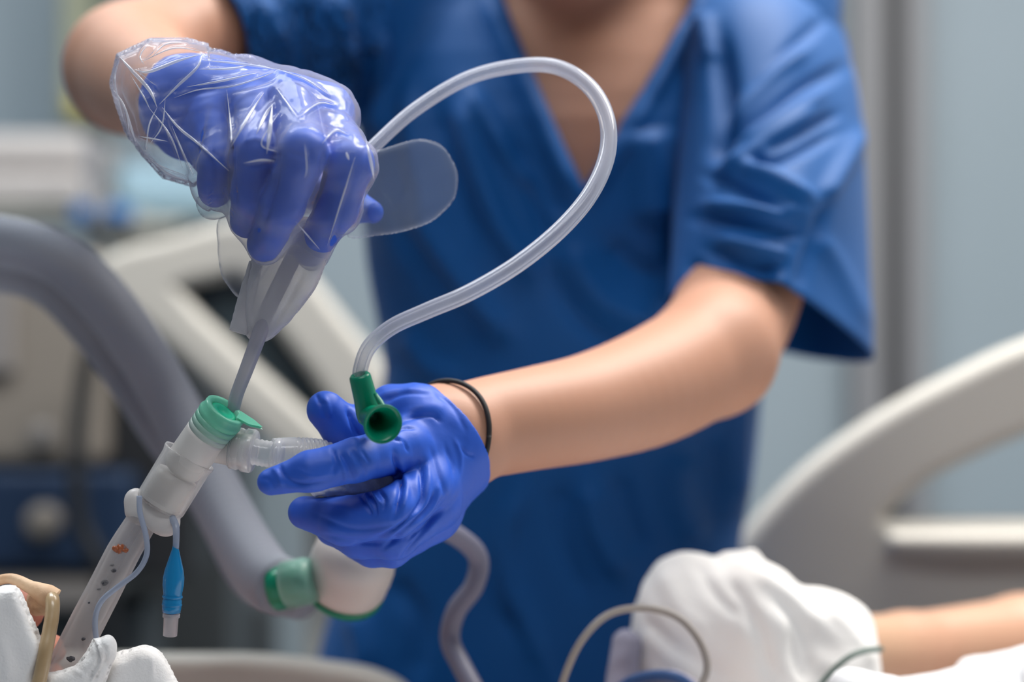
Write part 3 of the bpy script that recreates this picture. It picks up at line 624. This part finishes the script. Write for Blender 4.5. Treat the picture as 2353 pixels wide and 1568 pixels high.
def f_wing(p):
    F = ell(p, P(352, 1180, .884), (.0138, .0085, .0072))
    # two rounded ears of the flange
    F = smin(F, ell(p, P(312, 1150, .884), (.0052, .0035, .0056)), .006)
    F = smin(F, ell(p, P(378, 1207, .880), (.0068, .0034, .0048)), .006)
    F = smin(F, cone(p, P(312, 1148, .884), P(384, 1208, .881), .0040, .0048), .004)
    return F
V, Q = nets(f_wing, P(285, 1245, .884)*[1, 0, 1]+[0, .865, 0], P(425, 1110, .884)*[1, 0, 1]+[0, .905, 0], .0009)
mesh('flange', V, Q, M['wing'], ett)
tube('pilot_line', PP([(320, 1140, .870), (322, 1180, .869), (335, 1230, .870), (337, 1275, .871), (315, 1315, .872), (270, 1350, .872), (235, 1380, .872), (220, 1415, .873), (220, 1460, .876), (230, 1500, .880)]), .0014, M['pilot'], ett, 14, 8)
for (x, y, s, mm) in ((268, 1262, .0016, 'blood'), (278, 1260, .0020, 'blood'), (287, 1265, .0012, 'blood'), (274, 1268, .0012, 'blood'), (240, 1340, .0015, 'speck'), (262, 1312, .0009, 'speck'), (258, 1300, .0007, 'speck'), (163, 1515, .0014, 'speck'), (192, 1470, .0007, 'speck'), (205, 1385, .0005, 'speck'), (228, 1355, .0006, 'speck')):
    c = P(x, y, .8762); V, Q = nets(lambda p: ell(p, c, (s*1.5, .0011, s))+wob(p, 1500, 1)*.0006, c-[s*2+.001, .003, s*2+.001], c+[s*2+.001, .003, s*2+.001], .0004, 1)
    if len(V): mesh('secretion_spot', V, Q, M[mm], ett)
tube('inflation_line', PP([(395, 1190, .878), (404, 1210, .874), (405, 1235, .872), (404, 1262, .872)]), [.0019, .0017, .0016], M['pilot'], ett, 16, 6)
a = P(404, 1250, .872); D = P(392, 1440, .872)-a; L = np.linalg.norm(D)
lathe('pilot_balloon', a, D, [(0, .0013), (.003, .0018), (.008, .0032), (.013, .0046), (.017, .0053), (.021, .0053), (.0245, .0047), (.028, .0045), (.0285, .0048), (.0325, .0047), (.0345, .0044), (.0352, .002)], M['balloon'], ett, 36)
dd = D/L
lathe('valve_sleeve', a+dd*.035, dd, [(0, .0030), (.0002, .0043), (.002, .0043), (.0022, .0037), (.0112, .0035), (.0115, .0030), (.011, .0027), (.0012, .0027)], M['valve'], ett, 30, (False, False))
lathe('valve_core', a+dd*.0352, dd, [(0, .0018), (.0062, .0019), (.0066, .001)], M['valvecore'], ett, 24)
for t in (.026, .030): lathe('balloon_band', a+dd*t, dd, [(0, .0049), (.0006, .0051), (.0012, .0049)], M['balloon'], ett, 30, (False, False))

# ------------------------------------------------------------------ catheter mount, filter, hoses, gas line
mount = empty('catheter_mount', P(700, 1050, .9), label='crinkled translucent hose gripped inside the lower gloved hand', cat='hose')
mp = catmull(PP([(628, 1046, .8835), (690, 1045, .888), (760, 1060, .896), (830, 1100, .905), (868, 1150, .915), (862, 1200, .925)]), 40)
k = np.arange(len(mp)); rr = .0086+.0011*np.sin(k*1.25)*np.clip((k-30)/30, 0, 1)
V, F = tubegeo(mp, .01, 32); V = np.array(V).reshape(len(mp), 32, 3); cen = mp[:, None]; V = cen+(V-cen)*(rr/.01)[:, None, None]
mesh('corrugated_tube', V.reshape(-1, 3), F, M['clear2'], mount)
def f_cr(p): return cone(p, P(735, 1118, .884), P(880, 1108, .893), .0055, .0105)+wob(p, 420, 4)*.0018
V, Q = nets(f_cr, P(700, 1170, .89)*[1, 0, 1]+[0, .87, 0], P(935, 1050, .89)*[1, 0, 1]+[0, .925, 0], .0012); mesh('crinkled_wrap', V, Q, M['gauze'], mount)
flt = empty('airway_filter', P(790, 1330, 1.0), label='white airway filter with green rims hanging below the lower hand', cat='filter')
ax = P(772, 1430, 1.02)-P(835, 1250, .985); ax /= np.linalg.norm(ax); fa = P(822, 1262, .985)
lathe('filter_housing', fa, ax, [(-.012, .008), (-.004, .0175), (.002, .0235), (.012, .0240), (.026, .0238), (.030, .0225)], M['filt'], flt, 56)
lathe('green_rim', fa+ax*.0295, ax, [(0, .0222), (.001, .0236), (.0045, .0234), (.006, .0210), (.0085, .0120), (.009, .006)], M['green'], flt, 56)
for i in range(3): lathe('housing_rib', fa+ax*(.010+.0022*i*1.6), ax, [(0, .0238), (.0005, .0243), (.001, .0238)], M['filt'], flt, 56, (False, False))
gx = P(616, 1356, .99)-P(712, 1335, .985)
lathe('green_port', P(720, 1334, .985), gx, [(0, .0095), (.006, .0115), (.010, .0122), (.019, .0128), (.0235, .0128), (.025, .0118), (.0255, .008)], M['green'], flt, 44)
mm = film('port_sleeve_clear', (.30, .52, .45), .55, .9, .3)
lathe('port_sleeve', P(722, 1332, .98), gx, [(0, .012), (.004, .0134), (.017, .0136), (.0175, .0128)], mm, flt, 44)
def hose(name, pts, r, m, label, cat, amp=.0003):
    path = catmull(pts, 30); V, F = tubegeo(path, r, 32); V = np.array(V).reshape(len(path), 32, 3); cen = path[:, None]
    s = 1+amp/r*np.sin(np.arange(len(path))*2.1); V = cen+(V-cen)*s[:, None, None]
    return tag(mesh(name, V.reshape(-1, 3), F, m), label, cat)
hose('ventilator_hose', PP([(-560, 960, 2.1), (-620, 900, 1.6), (-450, 760, 1.2), (-300, 650, 1.12), (-120, 560, 1.12), (20, 558, 1.12), (140, 598, 1.12), (232, 682, 1.12), (318, 800, 1.12), (395, 930, 1.12), (465, 1070, 1.10), (532, 1205, 1.06), (606, 1322, 1.01), (650, 1350, .99)]), .0170, M['hose'],
     'wide grey translucent hose arching from the left edge to the green filter port', 'hose')
hose('ventilator_hose', PP([(-560, 1030, 2.1), (-620, 980, 1.6), (-450, 840, 1.25), (-300, 730, 1.17), (-120, 632, 1.17), (20, 622, 1.17), (120, 660, 1.17), (205, 745, 1.17), (290, 860, 1.17), (372, 985, 1.17), (450, 1090, 1.17), (515, 1200, 1.15), (585, 1325, 1.09), (690, 1365, 1.04)]), .0155, M['hose'],
     'second grey hose running just under and behind the arching one', 'hose')
tag(tube('gas_line', PP([(905, 1215, .95), (980, 1206, 1.0), (1050, 1232, 1.02), (1098, 1280, 1.03), (1090, 1345, 1.03), (1048, 1405, 1.03), (1034, 1470, 1.03), (1060, 1530, 1.02), (1110, 1620, 1.0)]), .0060, M['gas'], None, 24, 8),
    'lilac-grey tube curling below the lower glove in front of the scrubs', 'tube')

# ------------------------------------------------------------------ bed
bed = empty('hospital_bed', (.1, .85, 0), label='hospital bed with cream side rails under the patient', cat='bed')
box('mattress', (.25, .86, .785), (2.0, .70, .12), M['mattress'], bed, .03)
box('bed_deck', (.25, .86, .70), (2.02, .72, .06), M['rail'], bed, .01)
box('bed_column', (-.35, .86, .36), (.22, .4, .64), M['rail'], bed, .01); box('bed_column', (.85, .86, .36), (.22, .4, .64), M['rail'], bed, .01)
for x in (-.6, 1.1):
    for y in (.6, 1.12): lathe('caster', (x, y-.02, .06), (0, 1, 0), [(0, .03), (.003, .06), (.037, .06), (.04, .03)], M['dark'], bed, 24)
    box('base_bar', (x, .86, .09), (.06, .6, .05), M['rail'], bed, .01)
box('base_frame', (.25, .86, .12), (1.8, .3, .06), M['rail'], bed, .01)
def plate(name, outer, holes, d0, th, bev, m, parent, tilt=0.):
    cu = bpy.data.curves.new(name, 'CURVE'); cu.dimensions = '2D'; cu.fill_mode = 'BOTH'; cu.extrude = th/2; cu.bevel_depth = bev; cu.bevel_resolution = 4
    for poly in [outer]+holes:
        s = cu.splines.new('POLY'); s.points.add(len(poly)-1); s.use_cyclic_u = True
        for i, (x, y) in enumerate(poly):
            q = P(x, y, d0); s.points[i].co = (q[0], q[2], 0, 1)
    o = bpy.data.objects.new(name, cu); o.rotation_euler = (math.pi/2, 0, 0); o.location = (0, d0, 0)
    COL.objects.link(o); dg = bpy.context.evaluated_depsgraph_get(); me = bpy.data.meshes.new_from_object(o.evaluated_get(dg))
    bpy.data.objects.remove(o); me.transform(__import__('mathutils').Matrix.Translation((0, d0, 0)) @ __import__('mathutils').Matrix.Rotation(math.pi/2, 4, 'X'))
    ob = bpy.data.objects.new(name, me); COL.objects.link(ob); me.materials.clear(); me.materials.append(m)
    me.polygons.foreach_set('use_smooth', [True]*len(me.polygons))
    e = ob.modifiers.new('e', 'EDGE_SPLIT'); e.split_angle = .6
    if parent is not None: ob.parent = parent; ob.matrix_parent_inverse = parent.matrix_basis.inverted()
    return ob
outer = rnd([(2900, 700), (2600, 735), (2353, 815), (2200, 885), (2050, 965), (1910, 1060), (1810, 1150), (1720, 1262), (1660, 1400), (1650, 1560), (1700, 1700), (2300, 1760), (2900, 1700), (3000, 1200)], 5)
hole = rnd([(2800, 880), (2600, 895), (2353, 965), (2200, 1030), (2090, 1088), (2020, 1150), (2002, 1185), (2012, 1208), (2060, 1220), (2353, 1222), (2800, 1222), (2860, 1050)], 5)
plate('side_rail', outer, [hole], 1.50, .012, .012, M['rail'], bed)
tube('rail_grip', PP([(2040, 1246, 1.472), (2200, 1249, 1.47), (2400, 1249, 1.47), (2850, 1249, 1.47)]), [.009, .0115, .0115, .0115], M['rail'], bed, 24)
box('rail_arm', (.62, 1.42, .72), (.08, .2, .05), M['rail'], bed, .008)
outer2 = rnd([(-900, 1560), (-300, 1535), (400, 1533), (600, 1535), (760, 1552), (860, 1572), (930, 1620), (960, 1750), (700, 1850), (-900, 1850)], 5)
tag(plate('side_rail', outer2, [], 1.19, .010, .009, M['rail'], bed), 'lowered cream head rail')
# bed linen and patient
def f_sheet(p):
    F = cone(p, np.array([.0, .88, .925]), np.array([.9, .88, .90]), .085, .095)
    F = smin(F, ell(p, (.34, .80, .92), (.62, .34, .045)), .05)
    F = smin(F, ell(p, (.36, .84, .925), (.44, .29, .088)), .03)
    # bunched white cloth at the right end of the frame
    F = smin(F, cone(p, P(2060, 1640, 1.02), P(2250, 1610, 1.03), .018, .024), .012)
    F = smin(F, cone(p, P(2240, 1560, 1.06), P(2600, 1530, 1.06), .016, .024), .012)
    F = smin(F, cone(p, P(1960, 1600, .98), P(2100, 1640, 1.0), .016, .018), .01)
    return np.maximum(F, .868-p[:, 2])
V, Q = nets(f_sheet, (-.32, .42, .852), (1.02, 1.2, 1.12), .006)
N = vnormals(V, Q); V = V+N*(wob(V, 45, 2)*.004+wob(V, 110, 8)*.002)[:, None]; V[:, 2] = np.maximum(V[:, 2], .862)
tag(mesh('bed_sheet', V, Q, M['sheet']), 'white bed sheet bunched over the patient at the lower right', 'bed sheet')
box_p = nets(lambda p: ell(p, (-.36, .93, .895), (.24, .24, .05)), (-.62, .67, .84), (-.1, 1.19, 1.0), .007)
tag(mesh('pillow', *box_p, M['sheet']), "white pillow under the patient's head below the frame", 'pillow')
HC = P(-250, 1730, .955)
def f_pat(p):
    F = ell(p, HC, (.085, .075, .085))
    F = smin(F, ell(p, P(30, 1590, .925), (.024, .035, .028)), .02)                       # upper jaw
    F = smin(F, cone(p, P(-80, 1440, .93), P(52, 1388, .905), .010, .0115), .012)     # bridge and tip of the nose
    F = smin(F, ell(p, P(62, 1412, .905), (.0075, .0095, .0085)), .005)
    F = smin(F, ell(p, P(108, 1478, .902), (.0075, .012, .0045)), .003)                # lips
    F = smin(F, ell(p, P(116, 1504, .902), (.0075, .012, .0050)), .003)
    F = smin(F, ell(p, P(150, 1660, .93), (.03, .03, .022)), .015)
    F = smin(F, cone(p, HC+[.06, .01, -.05], np.array([-.06, .91, .955]), .05, .055), .03)
    F = smin(F, ell(p, (.12, .89, .925), (.24, .16, .075)), .04)
    F = smin(F, cone(p, np.array([.3, .89, .92]), np.array([.95, .86, .91]), .07, .05), .03)
    F = smin(F, chain(p, [P(2800, 1520, 1.30), P(2353, 1478, 1.25), P(2080, 1500, 1.19), P(1900, 1500, 1.13), P(1700, 1470, 1.08)], [.036, .033, .026, .024, .028], .01), .004)
    F = smin(F, chain(p, [P(2800, 1520, 1.30), np.array([.42, 1.06, .93]), np.array([.05, .95, .93])], [.036, .05, .055], .01), .01)
    return F
V, Q = nets(f_pat, (-.42, .74, .85), (1.02, 1.36, 1.18), .0036)
pat = tag(mesh('person', V, Q, M['skin_red']), 'patient lying in the bed with a breathing tube in the mouth and a bandaged hand', 'person')
pat.data.materials.append(M['skin_pale'])
cen = V[Q].mean(1); pat.data.polygons.foreach_set('material_index', (cen[:, 0] > -.05).astype(np.int32))
def f_band(p):
    c = lambda x, y, d: P(x, y, d)
    F = ell(p, c(1580, 1440, 1.08), (.034, .036, .046))
    F = smin(F, ell(p, c(1720, 1450, 1.07), (.038, .036, .045)), .014)
    F = smin(F, ell(p, c(1870, 1490, 1.08), (.038, .034, .038)), .012)
    F = smin(F, ell(p, c(1560, 1560, 1.08), (.032, .034, .04)), .012)
    F = smin(F, ell(p, c(1760, 1600, 1.07), (.06, .036, .04)), .012)
    F = smin(F, cone(p, c(1690, 1310, 1.08), c(1725, 1285, 1.08), .012, .0065), .006)
    F = smin(F, cone(p, c(1890, 1400, 1.09), c(1960, 1440, 1.08), .009, .012), .008)
    F = smin(F, ell(p, c(1930, 1540, 1.07), (.024, .03, .028)), .01)
    return F
V, Q = nets(f_band, P(1400, 1760, 1.08)*[1, 0, 1]+[0, 1.0, 0], P(2120, 1220, 1.08)*[1, 0, 1]+[0, 1.14, 0], .0022)
N = vnormals(V, Q); V = V+N*(wob(V, 120, 6)*.0016)[:, None]
V = strokes(V, N, [([(1660, 1320), (1720, 1400), (1760, 1500), (1770, 1568)], 5, -3), ([(1740, 1310), (1820, 1380), (1900, 1440)], 5, 3), ([(1780, 1360), (1840, 1450), (1860, 1568)], 4, -3), ([(1520, 1310), (1560, 1400), (1640, 1460)], 6, 2.5),
    ([(1480, 1420), (1540, 1480), (1660, 1560)], 5, -2.5), ([(1820, 1440), (1830, 1520), (1850, 1568)], 3, -3), ([(1600, 1290), (1640, 1360), (1700, 1420)], 4, -2), ([(1900, 1400), (1960, 1450), (2000, 1520)], 4, 2)])
tag(mesh('gauze_wrap', V, Q, M['gauze'], pat), 'thick white gauze wrapped round the hand')
V, Q = nets(lambda p: smin(cone(p, P(1440, 1480, 1.06), P(1425, 1660, 1.05), .009, .012), ell(p, P(1530, 1590, 1.03), (.02, .012, .013)), .006)+wob(p, 200, 3)*.0008, P(1370, 1700, 1.05)*[1, 0, 1]+[0, .99, 0], P(1640, 1440, 1.05)*[1, 0, 1]+[0, 1.09, 0], .0022)
tag(mesh('folded_cloth', V, Q, M['lilac']), 'small lilac-white cloth edge left of the bandaged hand', 'cloth')
tag(tube('blue_strap', PP([(1390, 1620, 1.03), (1440, 1572, 1.025), (1500, 1553, 1.02), (1560, 1560, 1.02), (1610, 1600, 1.03)]), .0032, M['navyblue'], None, 14, 8), 'dark blue strap edge under the looping grey cable', 'strap')
tag(tube('grey_cable', PP([(1275, 1640, .985), (1300, 1548, .985), (1340, 1468, .985), (1400, 1412, .99), (1480, 1398, .995), (1555, 1418, .995), (1605, 1470, .99), (1625, 1535, .985), (1600, 1600, .98)]), .0021, M['wire'], None, 14, 8),
    'thin grey cable looping in front of the bandaged hand', 'cable')
tag(tube('sensor_cable', PP([(1870, 1600, 1.028), (1900, 1556, 1.03), (1945, 1515, 1.03), (1985, 1497, 1.035), (2025, 1492, 1.05)]), .0018, M['wire2'], None, 12, 8), 'dark green-grey cable lying across the right end of the bandage', 'cable')
# face dressings
tube('nose_tape', PP([(-120, 1400, .905), (-40, 1352, .888), (20, 1330, .884), (70, 1350, .880), (105, 1368, .878), (124, 1380, .878)]), [.0030, .0026, .0026, .0034, .0058, .0060], M['tape'], pat, 24, 8)
V, Q = nets(lambda p: smin(ell(p, P(86, 1384, .886), (.0055, .0055, .0070)), ell(p, P(104, 1384, .882), (.0072, .0062, .0066)), .004)+wob(p, 500, 2)*.0006, P(20, 1440, .886)*[1, 0, 1]+[0, .87, 0], P(150, 1330, .886)*[1, 0, 1]+[0, .90, 0], .001)
mesh('tape_end', V, Q, M['tape'], pat)
tag(tube('feeding_tube', PP([(116, 1366, .8785), (121, 1385, .872), (119, 1420, .868), (112, 1460, .864), (104, 1500, .860), (95, 1545, .858), (80, 1610, .855)]), .0036, M['tan'], None, 22, 8),
    'tan feeding tube taped at the nose, running down the left edge', 'tube')
def cloth(name, f, lo, hi, h, m, label, cat='gauze', lines=(), amp=.0008):
    V, Q = nets(f, lo, hi, h); N = vnormals(V, Q); V = V+N*(wob(V, 180, 12)*amp)[:, None]
    if lines: V = strokes(V, N, lines)
    return tag(mesh(name, V, Q, m), label, cat)
g1 = rnd([(-120, 1345), (-20, 1352), (25, 1350), (42, 1358), (60, 1400), (82, 1450), (98, 1500), (85, 1560), (75, 1640), (-140, 1660)], 4)
lo = P(-190, 1700, .87); hi = P(130, 1320, .87); lo[1] = .84; hi[1] = .90
cloth('gauze_pad', lambda p: pillow(p, g1, (.868, 0, 0), .010, .006)-.0008, lo, hi, .0015, M['gauze'], 'folded white gauze pad over the face at the left edge', lines=[([(-10, 1372), (20, 1370), (45, 1366)], .8, -.8), ([(0, 1385), (30, 1382)], .8, -.5), ([(0, 1460), (20, 1520), (20, 1568)], 3, 1.2)])
g2 = [(100, 1552), (140, 1545), (175, 1532), (200, 1500), (215, 1470), (240, 1466), (258, 1480), (262, 1505), (250, 1540), (235, 1580), (210, 1640), (80, 1660)]
lo = P(60, 1700, .87); hi = P(290, 1440, .87); lo[1] = .84; hi[1] = .89
cloth('gauze_tie', lambda p: smin(pillow(p, g2, (.868, 0, 0), .0075, .007), ell(p, P(248, 1492, .866), (.0036, .006, .0065)), .002)-.0006, lo, hi, .0011, M['gauze'], 'ruffled white gauze tie knotted around the breathing tube',
      lines=[([(215, 1475), (225, 1520), (200, 1568)], .8, -1.4), ([(228, 1470), (240, 1520), (215, 1568)], .8, -1.4), ([(222, 1470), (233, 1520), (208, 1568)], .7, 1.2), ([(240, 1478), (246, 1510), (232, 1560)], .7, -1.2), ([(170, 1540), (195, 1555)], 1.2, .8)])
g3 = [(235, 1545), (258, 1512), (290, 1497), (330, 1488), (360, 1498), (382, 1522), (400, 1560), (415, 1620), (300, 1680), (200, 1660)]
lo = P(170, 1710, .88); hi = P(440, 1460, .88); lo[1] = .85; hi[1] = .91
cloth('gauze_roll', lambda p: pillow(p, rnd(g3, 3), (.882, 0, 0), .012, .012)-.0008, lo, hi, .0014, M['gauze'], 'smooth rounded white gauze end right of the ruffled tie', lines=[([(345, 1510), (350, 1545), (350, 1580)], .9, 1.0), ([(255, 1540), (300, 1520), (330, 1515)], 3, .8)])

# ------------------------------------------------------------------ background equipment (left)
def bx(name, x0, y0, x1, y1, d, th, m, parent, bev=.008):
    a, b = P(x0, y0, d), P(x1, y1, d)
    return box(name, ((a[0]+b[0])/2, d+th/2, (a[2]+b[2])/2), (abs(b[0]-a[0]), th, abs(b[2]-a[2])), m, parent, bev)
vent = empty('ventilator', (wx(50, 2.2), 2.35, 0), label='beige and navy ventilator on a stand behind the hoses at the left', cat='ventilator')
bx('casing', -330, 575, 238, 1075, 2.2, .3, M['beige'], vent, .02)
bx('casing_recess', -330, 640, 30, 860, 2.185, .02, M['greyk'], vent, .008)
lathe('casing_knob', P(100, 1000, 2.2), (0, -1, 0), [(0, .016), (.012, .015), (.015, .010)], M['greyk'], vent, 24)
bx('lower_unit', -330, 1085, 300, 1310, 2.19, .3, M['navy'], vent, .012)
lathe('dial', P(104, 1198, 2.19), (0, -1, 0), [(0, .022), (.02, .020), (.024, .014)], M['beige'], vent, 28)
bx('lower_tray', -330, 1325, 235, 1400, 2.2, .3, M['greyk'], vent)
bx('dark_void_box', 245, 760, 440, 1330, 2.24, .2, M['dark'], vent)  # black box added for the shade of the empty space beside the casing
bx('column', 20, 1395, 330, 2300, 2.3, .15, M['greycab'], vent)
bx('foot', -200, 3000, 400, 2954, 2.2, .3, M['greycab'], vent)
box('stand', (wx(100, 2.35), 2.38, .25), (.12, .12, .5), M['greycab'], vent)
tube('power_cord', PP([(210, 790, 2.15), (190, 900, 2.15), (175, 1050, 2.14), (185, 1200, 2.14), (240, 1330, 2.14), (270, 1600, 2.15)]), .011, M['dark'], vent, 12)
shelf = empty('supply_shelf', P(60, 480, 2.7), label='pale shelf unit at the far left below the blue-grey wall', cat='shelf')
bx('shelf_board', -400, 475, 300, 500, 2.7, .3, M['cream'], shelf); bx('upright', -400, 500, -340, 2750, 2.72, .25, M['cream'], shelf); bx('upright', 240, 500, 290, 2750, 2.72, .25, M['cream'], shelf)
tag(bx('supply_pack', -400, 300, 212, 400, 2.72, .2, M['pink'], None, .03), 'wide pale packs stacked topmost on the far left shelf', 'pack')
tag(bx('supply_pack', -380, 395, 200, 474, 2.7, .2, M['pink'], None, .02), 'pinkish pack lying directly on the far left shelf board', 'pack')
tag(bx('wall_cabinet', 138, -700, 205, 282, 3.05, .19, M['olive'], None), 'narrow olive upright strip beside the bent elbow', 'cabinet')
tag(bx('yellow_tag', 158, 215, 186, 262, 3.03, .02, M['yellow'], None, .003), 'small yellow tag on the olive strip behind the elbow', 'tag')
ivp = empty('drip_stand', (wx(214, 2.62), 2.62, 0), label='grey metal stand pole with blue clamps behind the film sleeve', cat='stand')
lathe('pole', (wx(214, 2.62), 2.62, .03), (0, 0, 1), [(0, .012), (1.53, .012)], M['steel'], ivp, 20)
lathe('foot', (wx(214, 2.62), 2.62, 0), (0, 0, 1), [(0, .08), (.02, .07), (.04, .03)], M['steel'], ivp, 28)
for x0, x1, d in ((160, 203, 2.59), (238, 296, 2.585)):
    bx('clamp', x0, 466, x1, 512, d, .05, M['blue'], ivp, .01)
bx('clamp_body', 185, 500, 285, 545, 2.57, .05, M['greycab'], ivp, .01)
tag(bx('equipment_box', 250, 372, 500, 496, 2.9, .2, M['pale'], None, .03), 'pale blue box behind the drip stand under the film sleeve', 'box')
lower = empty('trolley', P(400, 600, 2.6), label='cream equipment trolley behind the drip stand', cat='trolley')
bx('trolley_top', 255, 500, 540, 530, 2.6, .35, M['cream'], lower); bx('trolley_body', 270, 528, 540, 700, 2.62, .3, M['cream'], lower)
bx('trolley_drawer', 300, 705, 530, 2000, 2.64, .25, M['greycab'], lower); bx('trolley_base', 260, 2000, 560, 2680, 2.62, .3, M['greycab'], lower)
tag(bx('dark_bag', 405, 492, 500, 560, 2.45, .08, M['greycab'], None, .03), 'small dark teal item just left of the lowest film lobe', 'bag')
tag(bx('service_panel', 480, 1050, 560, 3000, 2.95, .12, M['bluegrey'], None), 'blue-grey upright panel behind the filter', 'panel')
tag(bx('floor_cabinet', 100, 1380, 470, 3000, 2.75, .2, M['greycab'], None), 'dark cabinet low behind the tracheal tube', 'cabinet')
tag(bx('dark_post', 572, 1395, 622, 3000, 2.9, .1, M['greycab'], None), 'dark upright post below the green filter port', 'post')
# tilted monitor frame behind the hands
mon = empty('bed_end_panel', P(600, 800, 1.9), label='tilted cream panel with grey inset behind the two hands', cat='panel')
fo = rnd([(262, 640), (290, 600), (400, 572), (520, 538), (600, 545), (690, 640), (780, 755), (880, 880), (960, 990), (970, 1080), (900, 1140), (790, 1110), (690, 1040), (560, 920), (400, 770)], 4)
fi = [(372, 652), (430, 634), (560, 606), (600, 640), (650, 730), (740, 850), (830, 985), (838, 1040), (800, 1052), (730, 1000), (560, 845), (450, 740)]
plate('panel_frame', fo, [fi], 1.95, .02, .012, M['rail'], mon)
plate('inset_panel', [(365, 640), (560, 600), (610, 620), (860, 1040), (840, 1062), (780, 1062), (550, 860)], [], 1.99, .01, .002, M['screen'], mon)
plate('dark_gap', [(392, 648), (560, 602), (610, 640), (600, 690), (530, 662), (450, 690)], [], 1.972, .008, .002, M['rail_dark'], mon)
plate('dark_gap', [(590, 690), (640, 700), (860, 1030), (800, 1010), (690, 880), (610, 770)], [], 1.972, .008, .002, M['rail_dark'], mon)
bx('panel_support', 700, 1080, 780, 3190, 2.0, .06, M['rail'], mon)
bx('foot', 560, 3080, 920, 3270, 1.9, .3, M['rail'], mon)
